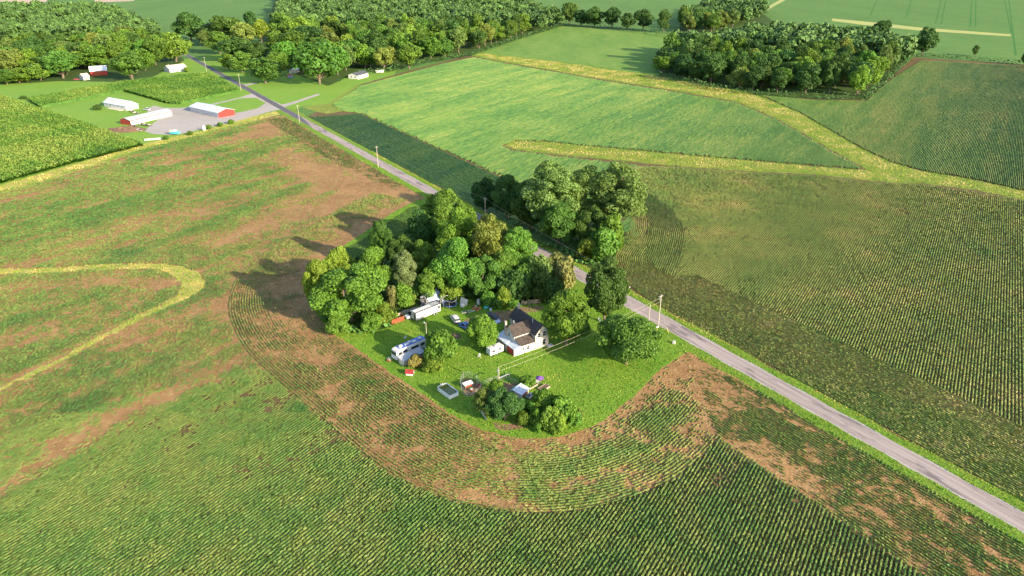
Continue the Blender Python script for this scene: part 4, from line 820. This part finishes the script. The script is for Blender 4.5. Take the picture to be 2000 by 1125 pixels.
car('parked_van', 'white van parked nose-out at the left end of the box trailer', G(806, 619), 232, WP, 'van', 4.9, 1.95, 2.0, 'van')
car('old_pickup', 'blue old pickup beside the small fruit tree', G(911, 642), -42, BLU, 'pickup', cat='truck')
car('dark_car', 'dark car parked at the end of the dirt drive', G(962, 622), 118, DGR, 'suv', 4.6, 1.8, 1.45)
car('farm_truck', 'white pickup parked beside the long white house', G(287, 215.5), 118, WP, 'pickup', cat='truck')
car('red_pickup', 'red pickup parked on the far lawn near the white garage', G(566, 148), 75, RED, 'pickup', cat='truck')
car('blue_car', 'blue car beside the red pickup on the far lawn', G(568, 152), 75, BLU, 'suv')
car('red_car', 'small red car left of the weathered shed', G(150, 156.5), 80, RED, 'suv', 4.4, 1.8, 1.5)
# motorhome
ml = G(799, 669.8, 3.4); t = thing('motorhome', 'long white motorhome with blue tarp on its roof, left of the round bush', 'motorhome', ml, 225.6)
loft([(-5.1, 1.2, .45, 3.3), (4.5, 1.25, .45, 3.35), (5.0, 1.22, .5, 3.1), (5.25, 1.18, .6, 1.6)], WP, 'body', t, .1)
box(-4.9, 3.7, -1.05, 1.05, 3.36, 3.42, 'roof_tarp', BLU, t)
for x, y, l_ in ((-3.6, 0, .45), (-1.4, .35, .6), (-.3, -.35, .35), (1.0, .1, .6), (2.7, -.2, .45), (3.3, .4, .3)): box(x - l_, x + l_, y - .38, y + .38, 3.423, 3.72, 'roof_unit', WP, t, .05)
box(4.95, 5.22, -1.0, 1.0, 1.75, 2.75, 'windshield', GLS, t, .04)
for s in (-1, 1):
    for x, w2, nm in ((-3.6, .7, 'window'), (-1.0, 1.2, 'window'), (2.2, .6, 'window'), (3.9, .5, 'window')): box(x - w2, x + w2, s * 1.225 - .03, s * 1.225 + .03, 1.75, 2.6, nm, GLS, t)
    box(-5, 4.4, s * 1.24 - .012, s * 1.24 + .012, 1.1, 1.35, 'stripe', LBL, t)
    for x in (-3.2, 3.6): wheel(t, x, s * 1.1, .45, .3, s)
# low metal-roofed trailer shed beside it
cl = G(803, 692, 1.8); t = thing('lean_shed', 'low shed with grey metal roof along the motorhome', 'shed', cl, 45.6)
b = MB(); b.prismx([(-1.1, .0), (1.1, .0), (1.1, 2.05), (-1.1, 1.6)], -3.4, 3.4); b.build('wall', TAN, t); b = MB(); b.slab([(-3.7, -1.35, 1.66), (3.7, -1.35, 1.66), (3.7, 1.3, 2.2), (-3.7, 1.3, 2.2)], .07); rf = b.build('roof', GRY, t)
for i in range(7): x = -3.3 + i * 1.1; b = MB(); b.slab([(x - .04, -1.35, 1.70), (x + .04, -1.35, 1.70), (x + .04, 1.3, 2.24), (x - .04, 1.3, 2.24)], .035); b.build('roof_rib', CHR, rf)
box(-3.46, -3.403, -.5, .6, .05, 1.6, 'door', TARP, t)
# travel trailer beside the house
t = thing('travel_trailer', 'small white travel trailer beside the red door of the house', 'caravan', G(967, 690), 52)
loft([(-2.4, .95, .6, 1.5), (-2.2, 1.05, .45, 2.3), (2.1, 1.05, .45, 2.35), (2.4, .95, .7, 1.6)], WP, 'body', t, .1); box(-.4, .4, -.4, .4, 2.36, 2.6, 'roof_vent', GRY, t, .04); box(-1.6, -1.1, -.3, .2, 2.35, 2.45, 'roof_vent', WP, t)
for s in (-1, 1):
    box(-1.7, -.6, s * 1.02 - .03, s * 1.02 + .03, 1.3, 1.8, 'window', GLS, t); box(.5, 1.3, s * 1.02 - .03, s * 1.02 + .03, 1.3, 1.8, 'window', GLS, t); wheel(t, -.1, s * .95, .33, .2, s); box(-2.2, 2.1, s * 1.05 - .012, s * 1.05 + .012, .85, 1.0, 'stripe', LBL, t)
b = MB(); b.path([(2.3, -.5, .5), (3.4, 0, .5), (2.3, .5, .5)], .05); b.build('tow_bar', DGR, t)
# box trailer behind the van
A = np.array(G(813.6, 629.6)); t = thing('box_trailer', 'long whitish box trailer with open-ended roof behind the white van', 'trailer', A, 46.3)
box(0, 9.2, 0, 2.4, .55, 3.0, 'body', W_, t, .05); box(-.05, 6.2, .35, 2.1, 3.005, 3.08, 'roof_panel', WP, t); box(-.1, 9.3, -.04, .3, 2.98, 3.10, 'roof_edge', DGR, t); box(6.3, 9.2, .35, 2.3, 3.005, 3.05, 'roof_panel', GRY, t)
for x in (1.3, 4.2): box(x, x + 2.4, -.035, -.003, 1.2, 2.6, 'side_panel', TARP, t)
box(8.2, 8.9, -.035, -.003, 1.6, 2.5, 'window', GLS, t); box(-.035, -.003, .3, 1.1, .7, 2.7, 'door', DGR, t)
for x in (6.6, 7.6): wheel(t, x, .05, .42, .25, -1); wheel(t, x, 2.35, .42, .25, 1)
# ---- poles and wires
def pole(label, base, h, arms=(), lamp=False, lean=(0, 0), can=False, r=.14, name='utility_pole'):
    t = thing(name, label, 'pole', base, ROAD_AZ); MB().tube((0, 0, -.2), (lean[0], lean[1], h), r, r * .65, 10).build('shaft', POLE, t)
    for z, w2 in arms:
        a = MB().box(-.06, .06, -w2, w2, z - .06, z + .06).build('crossarm', POLE, t)
        for y in (-w2 * .9, 0, w2 * .9): MB().tube((0, y, z + .06), (0, y, z + .24), .05, n=6).build('insulator', WP, a)
    if can: MB().tube((.3, 0, h - 1.9), (.3, 0, h - 1.0), .24, n=12).build('transformer', CHR, t)
    if lamp:
        a = MB().path([(0, 0, h - .5), (.5, 0, h - .2), (1.1, 0, h - .25)], .04).build('lamp_arm', CHR, t); MB().tube((1.1, 0, h - .5), (1.1, 0, h - .2), .26, .1, 10).build('lamp_head', WP, a)
    return t
ROADPOLES = [(G(403.5, 140), 12.6, 'far utility pole by the grey house lawn'), (G(470.7, 177.3), 12.8, 'utility pole at the corner of the corn block'), (G(585.3, 240), 11.2, 'utility pole right of the shed drive'), (G(738.7, 327), 10.9, 'utility pole on the verge beside the brown field'), (G(948, 437), 11.0, 'utility pole rising between the copse and the roadside stand'), (G(1285.3, 638.8), 10.6, 'tall utility pole with transformer at the near roadside')]
for i, (bs, h, lab) in enumerate(ROADPOLES): pole(lab, bs, h, arms=((h - .5, .7),), can=(i == 5), r=.16)
pole('shorter bare pole just left of the near roadside pole', G(1266, 638), 7.4, r=.13)
pole('yard pole with lamp at the end of the motorhome', G(833.6, 663.2), 5.4, lamp=True, r=.12)
np_ = pole('near yard pole with transformer beside the chicken run', G(974.4, 760), 6.6, can=True, r=.13)
b = MB(); b.hexa([(-.1, -.1, 3.2), (-.1, -3.0, 3.5), (.1, -3.0, 3.5), (.1, -.1, 3.2)], [(-.1, -.1, 3.32), (-.1, -3.0, 3.62), (.1, -3.0, 3.62), (.1, -.1, 3.32)]); a = b.build('light_arm', GRY, np_); MB().tube((0, -3.0, 3.2), (0, -3.0, 3.65), .30, .2, 10).build('lamp_head', DGR, a)
def wire(label, p, q, sag, r=.022, n=14):
    b = MB(); p = Vector(p); q = Vector(q); pts = [p.lerp(q, i / n) - Vector((0, 0, sag * 4 * (i / n) * (1 - i / n))) for i in range(n + 1)]; b.path(pts, r, 5); o = b.build('power_line', TARP, None); tag(o, label, 'wire')
pe, pn = G(1285.3, 638.8), G(974.4, 760)
wire('upper wire from the near yard pole to the roadside pole', (*pn, 6.5), (*pe, 9.6), .8, .02); wire('lower wire from the near yard pole to the roadside pole', (pn[0] + .3, pn[1], 5.4), (*pe, 8.4), 1.0, .02)
lab_w = ['farthest span of roadside wire, past the corn', 'roadside wire span above the shed drive', 'roadside wire span above the upper soybean strip', 'roadside wire span running into the copse', 'roadside wire span over the tree-shaded road']
for i in range(5): wire(lab_w[i], (*ROADPOLES[i][0], ROADPOLES[i][1] - .3), (*ROADPOLES[i + 1][0], ROADPOLES[i + 1][1] - .3), 1.2, .016)
g0 = G(1306, 651); t = thing('guy_wire', 'guy wire with yellow guard staying the near roadside pole', 'wire', g0, 0); dv = Vector((pe[0] - g0[0], pe[1] - g0[1], 9.5)); MB().tube((0, 0, 0), dv, .02, n=5).build('cable', CHR, t); MB().tube(dv * .01, dv * .24, .06, n=6).build('guard', YEL, t)
def mailbox(label, base, post=1.1, az=57):
    t = thing('mailbox', label, 'mailbox', base, az); MB().box(-.06, .06, -.06, .06, -.1, post).build('post', YEL, t); MB().prismx([(-.16, post), (.16, post), (.16, post + .2), (.1, post + .32), (-.1, post + .32), (-.16, post + .2)], -.4, .4).build('box', WP, t)
mailbox('white mailbox between the near roadside pole and its guy wire', G(1283, 646)); mailbox('white mailbox across the road near the dark oak', G(1228, 568))
t = thing('utility_pedestal', 'small white utility box on the lawn near the field tip', 'box', G(1316, 671), 30); box(-.5, .5, -.35, .35, 0, .35, 'plinth', TARP, t); box(-.4, .4, -.28, .28, .352, .75, 'cabinet', WP, t, .05)
# ---- above-ground pool
t = thing('above_ground_pool', 'white rectangular above-ground pool with green water', 'pool', G(875.2, 767, 0), 139.3)
def rrect(l, w2, r, n=5):
    P = []
    for cx_, cy_, a0 in ((l - r, w2 - r, 0), (-l + r, w2 - r, 90), (-l + r, -w2 + r, 180), (l - r, -w2 + r, 270)):
        for i in range(n + 1): a = R(a0 + 90 * i / n); P.append((cx_ + r * math.cos(a), cy_ + r * math.sin(a)))
    return P
O, I = rrect(2.75, 1.5, .5), rrect(2.58, 1.33, .38); n = len(O)
MB().add([(x, y, 0) for x, y in O] + [(x, y, 1.05) for x, y in O] + [(x, y, 1.05) for x, y in I] + [(x, y, .3) for x, y in I], [(i, (i + 1) % n, n + (i + 1) % n, n + i) for i in range(n)] + [(n + i, n + (i + 1) % n, 2 * n + (i + 1) % n, 2 * n + i) for i in range(n)] + [(2 * n + i, 2 * n + (i + 1) % n, 3 * n + (i + 1) % n, 3 * n + i) for i in range(n)]).build('wall', WP, t)
MB().add([(x * .999, y * .999, .82) for x, y in I], [tuple(range(n))]).build('water', WAT, t)
b = MB(); b.path([(-2.75, -.3, 0), (-2.75, -.3, 1.5)], .04); b.path([(-2.75, .3, 0), (-2.75, .3, 1.5)], .04)
for z in (.3, .6, .9, 1.2): b.tube((-2.75, -.3, z), (-2.75, .3, z), .03)
b.build('ladder', WP, t)
# ---- chicken run, coop, garden things
def wire_fence(label, px, h, name='wire_fence', step=2.0, z_w=(.05, .35, .65, .95), closed=False):
    C = [Vector((*G(*p), 0)) for p in px]; o0 = C[0]; t = thing(name, label, 'fence', (o0.x, o0.y), 90); C = [c - o0 for c in C]
    if closed: C.append(C[0])
    b = MB()
    for p, q in zip(C[:-1], C[1:]):
        k = max(1, int((q - p).length / step))
        for i in range(k): c = p.lerp(q, i / k); MB().tube(c - Vector((0, 0, .1)), c + Vector((0, 0, h + .1)), .05, n=6).build('post', PLANK, t)
        for f_ in z_w: b.tube(p + Vector((0, 0, h * f_)), q + Vector((0, 0, h * f_)), .014, n=4)
        m_ = max(2, int((q - p).length / .45))
        for i in range(m_): c = p.lerp(q, (i + .5) / m_); b.tube(c, c + Vector((0, 0, h)), .010, n=4)
    MB().tube(C[-1], C[-1] + Vector((0, 0, h)), .05, n=6).build('post', PLANK, t); b.build('netting', CHR, t); return t
wire_fence('tall rounded wire chicken run right of the pool', [(899, 752), (903, 768), (912, 776), (930, 773), (941, 762), (931, 744), (918, 738), (905, 739)], 1.9, closed=True, name='chicken_run')
sheet('run_floor', GP([(900, 752), (904, 767), (913, 774), (930, 771), (940, 760), (930, 745), (918, 740), (906, 740)]), .034, M_dirt)
sheet('run_floor', GP([(975, 746), (1010, 749), (1012, 762), (985, 768), (972, 760)]), .034, M_dirt)
wire_fence('low netting fence from the chicken run to the little coop', [(941, 752), (958, 745), (972, 742), (995, 743), (1010, 750)], 1.2)
t = thing('chicken_hutch', 'open hutch with slanted white lid inside the chicken run', 'hutch', G(914, 757), 55)
for x in (-1, 1):
    for y in (-.5, .5): box(x - .05, x + .05, y - .05, y + .05, 0, 1.2, 'leg', PLANK, t)
b = MB(); b.slab([(-1.3, -.7, 1.25), (1.3, -.7, 1.25), (1.3, .7, 1.5), (-1.3, .7, 1.5)], .06); b.build('lid', WP, t); box(-.9, .9, -.45, .45, .45, 1.0, 'nest_box', DRED, t)
t = thing('feed_barrel', 'small reddish barrel inside the chicken run', 'barrel', G(921, 765), 0); MB().tube((0, 0, 0), (0, 0, .8), .32, .3, 12).build('drum', DRED, t); MB().tube((0, 0, .8), (0, 0, .85), .33, n=12).build('lid', WP, t)
t = thing('rusty_stove', 'rusty brown heap at the right end of the chicken run', 'stove', G(937, 757), 20); box(-.5, .5, -.4, .4, 0, .9, 'body', DRED, t, .05); MB().tube((0, 0, .9), (.1, 0, 1.5), .1).build('flue', DRED, t)
t = thing('chicken_coop', 'little coop with white slanted roof and red front, right of the near pole', 'coop', G(1018, 772), 34)
b = MB(); b.prismx([(-1.1, .2), (1.1, .2), (1.1, 1.9), (-1.1, 1.5)], -1.6, 1.6); b.build('wall', W_, t); b = MB(); b.slab([(-1.9, -1.4, 1.55), (1.9, -1.4, 1.55), (1.9, 1.4, 2.1), (-1.9, 1.4, 2.1)], .06); b.build('roof', WR, t)
box(-1.2, 1.2, -1.18, -1.103, .5, 1.1, 'front_panel', RED, t); box(1.603, 1.66, -.4, .4, .3, 1.3, 'door', DGR, t); b = MB(); b.slab([(-1.9, 1.42, 2.05), (1.2, 1.42, 2.05), (1.0, 2.4, 1.4), (-1.9, 2.3, 1.4)], .03); b.build('tarp', TEAL, t)
for x in (-1.4, 1.4): box(x - .1, x + .1, -.9, .9, 0, .2, 'skid', PLANK, t)
t = thing('garden_cart', 'grey utility cart parked right of the little coop', 'cart', G(1035, 777), 40); loft([(-1.0, .6, .4, .9), (1.0, .65, .4, .95)], GRY, 'tub', t, .03); box(-.9, .9, -.5, .5, .905, .93, 'load', DGR, t)
for s in (-1, 1): wheel(t, 0, s * .68, .28, .14, s)
b = MB(); b.path([(1.0, 0, .5), (1.9, 0, .6)], .04); b.build('handle', DGR, t)
for (px_, py_), l_, lab in (((1038, 755), 1.5, 'raised wooden garden bed behind the little coop'), ((1062, 759), 1.5, 'raised wooden garden bed right of the weedy one')):
    t = thing('raised_bed', lab, 'garden bed', G(px_, py_), 45)
    box(-l_, l_, -.8, -.7, 0, .5, 'board', PLANK, t); box(-l_, l_, .7, .8, 0, .5, 'board', PLANK, t); box(-l_, -l_ + .1, -.698, .698, 0, .5, 'board', PLANK, t); box(l_ - .1, l_, -.698, .698, 0, .5, 'board', PLANK, t); box(-l_ + .11, l_ - .11, -.69, .69, .02, .4, 'soil', BRN, t)
t = thing('parasol', 'purple garden parasol beside the raised beds', 'parasol', G(1054, 748), 0); MB().tube((0, 0, 0), (0, 0, 1.9), .03).build('pole', CHR, t); b = MB(); n = 8
pts = [(1.1 * math.cos(2 * math.pi * i / n), 1.1 * math.sin(2 * math.pi * i / n), 1.45 + .06 * (i % 2)) for i in range(n)]; b.add([(0, 0, 2.0)] + pts + [(x * .97, y * .97, z - .05) for x, y, z in pts], [(0, 1 + i, 1 + (i + 1) % n) for i in range(n)] + [(1 + i, 1 + n + i, 1 + n + (i + 1) % n, 1 + (i + 1) % n) for i in range(n)]); b.build('canopy', PUR, t); box(-.3, .3, -.3, .3, 0, .08, 'base', DGR, t)
t = thing('garden_table', 'white round table left of the purple parasol', 'table', G(1049, 749), 0); MB().tube((0, 0, .68), (0, 0, .74), .55, n=16).build('table_top', WP, t)
for a in (0, 2.1, 4.2): MB().tube((.4 * math.cos(a), .4 * math.sin(a), 0), (.1 * math.cos(a), .1 * math.sin(a), .68), .03).build('leg', WP, t)
E_ = [G(932, 786), G(935, 796), G(941, 808), G(950, 822)]; e0 = E_[0]; t = thing('metal_edging', 'curved pale metal sheet edging left of the speckled olive tree', 'edging', e0, 90); b = MB(); C = catmull(np.array(E_), 6) - np.array(e0)
for p, q in zip(C[:-1], C[1:]): b.add([(*p, 0), (*q, 0), (*q, .75), (*p, .75), (p[0] + .05, p[1] + .03, 0), (q[0] + .05, q[1] + .03, 0), (q[0] + .05, q[1] + .03, .75), (p[0] + .05, p[1] + .03, .75)], [(0, 1, 2, 3), (7, 6, 5, 4), (3, 2, 6, 7)])
b.build('sheet', CHR, t)
for i in range(0, len(C), 5): MB().tube((*C[i], -.1), (*C[i], .9), .03, n=6).build('stake', PLANK, t)
t = thing('dog_house', 'white dog house with red roof at the lawn edge', 'dog house', G(801, 731), 100); b = MB(); gable_walls(b, -.9, .9, -.75, .75, .8, 1.45); b.build('wall', WP, t); b = MB(); gable_roof(b, -.9, .9, -.75, .75, .8, 1.45, oh=.2, th=.06); b.build('roof', RED, t); box(.903, .93, -.25, .25, .05, .7, 'doorway', BLK, t)
# ---- junk behind the yard
t = thing('trampoline', 'round black trampoline with hoop frame below the copse', 'trampoline', G(879, 598), 0); MB().tube((0, 0, .82), (0, 0, .86), 2.0, n=28).build('mat', BLK, t); b = MB(); b.path([(2.2 * math.cos(a), 2.2 * math.sin(a), .9) for a in np.linspace(0, 6.2832, 29)], .09, 6); b.build('rim_pad', BLU, t)
for a in np.linspace(0, 6.2832, 7)[:-1]: MB().tube((2.2 * math.cos(a), 2.2 * math.sin(a), 0), (2.2 * math.cos(a), 2.2 * math.sin(a), .9), .04, n=6).build('leg', CHR, t)
b = MB(); b.path([(2.2 * math.cos(a), 2.2 * math.sin(a), 2.6 + .2 * math.sin(3 * a)) for a in np.linspace(0, 6.2832, 25)], .03, 5)
for a in np.linspace(0, 6.2832, 7)[:-1]: b.tube((2.2 * math.cos(a), 2.2 * math.sin(a), .9), (2.2 * math.cos(a), 2.2 * math.sin(a), 2.6 + .2 * math.sin(3 * a)), .03, n=5)
b.build('enclosure_frame', CHR, t)
t = thing('collapsed_shed', 'collapsed shed of pale blue metal sheets at the copse edge', 'shed', G(852, 592), 46)
random.seed(3)
for q, m_ in (([(-2.0, 1.0, .3), (1.8, .2, .5), (2.2, 2.6, 3.0), (-1.6, 3.2, 2.6)], LBL), ([(1.7, -1.6, .2), (3.4, -1.0, .4), (2.6, 2.2, 3.1), (1.9, 1.8, 2.9)], LBL), ([(-4.2, 1.2, .2), (-2.6, .6, .3), (-2.4, 2.6, 1.6), (-4.0, 3.0, 1.7)], DGR), ([(-2.4, -1.0, .15), (.6, -1.4, .2), (.9, .4, .8), (-2.2, .6, .9)], DGR), ([(-3.6, 3.0, 1.9), (-1.4, 2.6, 2.3), (-1.2, 3.4, 2.5), (-3.4, 3.7, 2.0)], GRY)):
    b = MB(); b.slab(q, .08); b.build('sheet', m_, t)
for p, q in (((-4.5, -.5, .1), (-2.2, 1.6, 1.8)), ((-3.0, -.8, .1), (-2.6, 2.4, 2.4)), ((2.2, 2.6, 3.0), (3.6, 3.6, 3.4)), ((-1.6, 3.2, 2.7), (2.4, 2.9, 3.2)), ((-5.2, 1.2, .2), (-3.6, 2.0, .9))): MB().tube(p, q, .07, n=6).build('rafter', W_, t)
box(-4.6, 3.2, -1.8, 3.6, -.02, .12, 'floor', DGR, t)
t = thing('ladder', 'white ladder leaning against the collapsed shed', 'ladder', G(861, 597), 20); b = MB()
for y in (-.3, .3): b.tube((0, y, 0), (1.4, y, 2.8), .045, n=6)
b.build('rail', WP, t)
for i in range(1, 9): MB().tube((1.4 * i / 9, -.3, 2.8 * i / 9), (1.4 * i / 9, .3, 2.8 * i / 9), .035, n=6).build('rung', WP, t)
def boards(label, p, q, h, n, mat, gap=.25, name='board_fence', rail=True, seed=2):
    random.seed(seed); p = np.array(G(*p)); q = np.array(G(*q)); d = q - p; L = np.linalg.norm(d); t = thing(name, label, 'fence', p, math.degrees(math.atan2(d[0], d[1]))); w = L / n
    for i in range(n):
        z = h * random.uniform(.82, 1.08); MB().box(w * i + w * gap / 2, w * (i + 1) - w * gap / 2, -.03, .03, -.02, z).build('board', mat, t)
    if rail:
        for z in (h * .3, h * .75): box(0, L, .032, .10, z - .05, z + .05, 'rail', mat, t)
    return t
boards('old grey gappy board fence behind the dirt drive', (1018, 597), (1056, 592), 1.7, 15, PLANK, .45)
boards('grey plank fence running from the red panel to the box trailer', (765, 622), (816, 603), 1.1, 14, PLANK, .08, seed=4)
t = thing('red_metal_panel', 'rust-red metal panel pen left of the white van', 'pen', G(765, 634), 52); box(0, 4.2, -.05, .05, .0, 1.5, 'panel', DRED, t)
for x in (.05, 2.1, 4.1): box(x - .05, x + .05, .052, .15, -.05, 1.6, 'post', PLANK, t)
box(4.21, 4.3, 0, 2.2, 0, 1.5, 'panel', DRED, t)
t = thing('leaning_panels', 'white wall panels leaning at the copse edge right of the trampoline', 'panel', G(899, 594), 115)
for i, (x, l_) in enumerate(((0, 1.2), (1.25, 1.2))): b = MB(); b.slab([(x, -.2, 0), (x + l_, -.2, 0), (x + l_, .5, 2.2 - .3 * i), (x, .5, 2.2 - .2 * i)], .08); b.build('panel', W_, t)
t = thing('water_tank', 'rounded white plastic tank in front of the leaning panels', 'tank', G(903, 599), 0); b = MB(); prof = [(0.62, 0), (.7, .2), (.7, .8), (.5, 1.05), (.2, 1.12)]
for (r0, z0), (r1, z1) in zip(prof[:-1], prof[1:]): b.tube((0, 0, z0), (0, 0, z1), r0, r1, 16)
b.build('body', WP, t); MB().tube((0, 0, 1.12), (0, 0, 1.2), .18, n=10).build('cap', LBL, t)
t = thing('tipped_fridge', 'white appliance standing among weeds behind the orange junk', 'fridge', G(935, 594), 30); box(-.4, .4, -.4, .4, 0, 1.7, 'cabinet', WP, t, .05); box(-.38, .38, -.45, -.402, .05, 1.1, 'door', WP, t)
random.seed(5)
for i, (px_, py_, m_, s_, nm, lab) in enumerate([(926, 603, ORG, .55, 'crate', 'orange crate at the left of the junk heap'), (932, 606, DRED, .5, 'crate', 'rusty red crate in front of the junk heap'), (936, 602, ORG, .4, 'crate', 'small orange crate right in the junk heap'), (929, 599, WP, .4, 'crate', 'white crate in the middle of the junk heap'), (949, 602, TEAL, .6, 'tub', 'teal plastic tub right of the orange junk'), (953, 600, TEAL, .45, 'tub', 'smaller teal tub behind the big teal one'), (958, 606, LBL, .45, 'tub', 'pale blue tub near the dirt drive'), (1008, 598, WP, .35, 'tub', 'white bucket-like tub below the board fence'), (770, 594, WP, .6, 'tub', 'white tub among bushes above the plank fence')]):
    t = thing('storage_' + nm, lab, nm, G(px_, py_), random.uniform(0, 90)); loft([(-s_, s_ * .7, 0, s_ * 1.1), (s_, s_ * .75, 0, s_ * 1.15)], m_, 'body', t, .04); box(-s_ * .95, s_ * .95, -s_ * .66, s_ * .66, s_ * 1.16, s_ * 1.22, 'lid', DGR if nm == 'crate' else m_, t)
t = thing('trailer_frame', 'bare white metal trailer frame lying on the grass', 'frame', G(912, 611), 70); b = MB()
for y in (-.5, .5): b.tube((-1.6, y, .4), (1.6, y, .4), .06, n=6)
for x in (-1.6, -.5, .6, 1.6): b.tube((x, -.5, .4), (x, .5, .4), .05, n=6)
b.path([(1.6, -.5, .4), (2.6, 0, .4), (1.6, .5, .4)], .06); b.build('frame', WP, t)
for s in (-1, 1): wheel(t, 0, s * .65, .3, .16, s)
t = thing('white_board', 'white sheet propped beside the dark car', 'panel', G(970, 632), 60); b = MB(); b.slab([(-1.3, -.2, .1), (1.3, -.2, .3), (1.3, .5, 1.0), (-1.3, .5, .8)], .06); b.build('sheet', LBL, t); box(-1.1, 1.1, .3, .4, 0, .55, 'trestle', PLANK, t)
for i, (px_, py_) in enumerate([(1172, 628), (1181, 630)]):
    t = thing('lawn_chair', ['left metal lawn chair under the dark oak', 'right metal lawn chair under the dark oak'][i], 'chair', G(px_, py_), 150)
    box(-.3, .3, -.3, .3, .42, .47, 'seat', CHR, t); b = MB(); b.slab([(-.32, -.3, .48), (-.32, .3, .48), (-.55, .3, 1.15), (-.55, -.3, 1.15)], .05); b.build('backrest', CHR, t)
    for x in (-.25, .25):
        for y in (-.27, .27): MB().tube((x, y, 0), (x, y, .42), .03, n=6).build('leg', CHR, t)
for i, (px_, py_) in enumerate([(936, 698), (791, 662)]):
    t = thing('plastic_chair', ['white chair on the grass left of the travel trailer', 'pale chair in the shade above the motorhome'][i], 'chair', G(px_, py_), 200 + 40 * i)
    box(-.27, .27, -.28, .28, .40, .45, 'seat', WP, t, .02); b = MB(); b.slab([(-.29, -.27, .46), (-.29, .27, .46), (-.42, .25, 1.0), (-.42, -.25, 1.0)], .04); b.build('backrest', WP, t)
    for y in (-.3, .3): box(-.3, .22, y - .03, y + .03, .62, .66, 'armrest', WP, t)
    for x in (-.25, .22):
        for y in (-.26, .26): MB().tube((x * 1.15, y * 1.15, 0), (x, y, .62 if x > 0 else .40), .03, n=6).build('leg', WP, t)
t = thing('junk_pile', 'heap of pale scrap in front of the motorhome nose', 'scrap', G(763, 702), 30); random.seed(9)
for i in range(7): x, y = random.uniform(-1.2, 1.2), random.uniform(-.8, .8); s_ = random.uniform(.15, .4); b = MB(); b.slab([(x - s_, y - s_, .1 + random.random() * .3), (x + s_, y - s_, .2), (x + s_, y + s_, .5 * random.random() + .2), (x - s_, y + s_, .4)], .12); b.build('scrap_piece', [TARP, W_, DRED, PLANK][i % 4], t)
# earth mound
def mound(name, label, loc, rx, ry, h, mat, seed=1, cat='mound'):
    n, k = 22, 6; V = [(0, 0, h)]; g2 = np.random.default_rng(seed)
    for j in range(1, k + 1):
        for i in range(n): a = 2 * math.pi * i / n; r = j / k; V.append((rx * r * math.cos(a) * (1 + g2.normal(0, .05)), ry * r * math.sin(a) * (1 + g2.normal(0, .05)), max(-.03, h * (1 - r * r) * (1 + g2.normal(0, .25)) if j < k else -.03)))
    F = [(0, 1 + i, 1 + (i + 1) % n) for i in range(n)] + [(1 + (j - 1) * n + i, 1 + j * n + i, 1 + j * n + (i + 1) % n, 1 + (j - 1) * n + (i + 1) % n) for j in range(1, k) for i in range(n)]
    o = MB().add(V, F).build(name, mat); o.location = (*loc, .03); tag(o, label, cat)
mound('earth_mound', 'brown earth mound above the round bush', G(883, 657), 2.6, 2.0, .6, BRN)
mound('earth_mound', 'dark brown earth heap beside the red-ended garage row', G(245, 254), 13, 7, 1.6, BRN, 2)
# ---- things on the far gravel yard
t = thing('parked_boat', 'teal and yellow covered boat on the gravel yard', 'boat', G(343, 263), 100); loft([(-3, 1.1, .7, 1.9), (0, 1.25, .6, 2.0), (2.2, .9, .7, 2.0), (3.4, .12, 1.2, 2.1)], TEAL, 'hull', t, .08); loft([(-2.9, 1.0, 1.9, 2.3), (-.2, .9, 2.0, 3.1), (1.0, .8, 2.0, 2.6)], WP, 'cover', t, .08); box(-3.3, -2.6, -.9, .9, .7, 2.6, 'stern_cover', YEL, t, .06)
for s in (-1, 1): wheel(t, -1.2, s * 1.1, .35, .22, s)
t = thing('propane_tank', 'upright white tank at the edge of the gravel yard', 'tank', G(399, 255), 0); MB().tube((0, 0, .3), (0, 0, 2.6), .95, n=16).tube((0, 0, 2.6), (0, 0, 3.0), .95, .4, 16).build('body', WP, t)
for a in (0, 2.1, 4.2): MB().tube((.7 * math.cos(a), .7 * math.sin(a), 0), (.7 * math.cos(a), .7 * math.sin(a), .4), .08, n=6).build('leg', GRY, t)
t = thing('plastic_culvert', 'white plastic pipes lying on grass beside the corn corner', 'pipe', G(282, 275), 66)
for y in (0, .75, 1.5): MB().tube((0, y, .35), (9, y, .35), .36, n=10).build('pipe', WP, t)
random.seed(12)
for i, (px_, py_, lab) in enumerate([(262, 247, 'dark implement left on the gravel before the first garage door'), (279, 245, 'small tractor-like implement before the second garage door'), (290, 246, 'low black implement trailing beside the garage doors'), (258, 219, 'cluttered flat wagon before the white house end'), (266, 222, 'second flat wagon before the white house end'), (272, 256, 'pale scrap wagon at the end of the earth heap')]):
    t = thing('farm_wagon', lab, 'wagon', G(px_, py_), random.uniform(60, 130)); box(-2, 2, -.9, .9, .55, .7, 'deck', [DGR, DGR, BLK, BRN, BRN, TARP][i], t)
    for j in range(4): x = -1.5 + j; h_ = random.uniform(.15, .7); box(x - .35, x + .35, -.6, .6, .702, .7 + h_, 'load', [DGR, GRY, BLK, PLANK, TARP, W_][(i + j) % 6], t, .04)
    for x in (-1.3, 1.3):
        for s in (-1, 1): wheel(t, x, s * .8, .38, .2, s)
T('shrub', 'small dark bush on the lawn left of the corn block', 47, 187, 194, 7, 'shrub', 'dark'); T('shrub', 'garden bush in front of the long white house', 192, 205, 216, 8, 'shrub', 'dark'); T('shrub', 'yellow bush at the corner of the grey house', 366, 131, 141, 6, 'shrub', 'yellow')
for i, (a, b_) in enumerate([(408, 250), (430, 245), (452, 240), (325, 271), (372, 262)]): T('shrub', ['bush right of the upright white tank on the yard edge', 'second bush along the gravel yard edge', 'third bush along the gravel yard edge', 'bush below the covered boat', 'bush between the boat and the upright tank'][i], a, b_ - 6, b_ + 3, 6, 'shrub', 'mid')
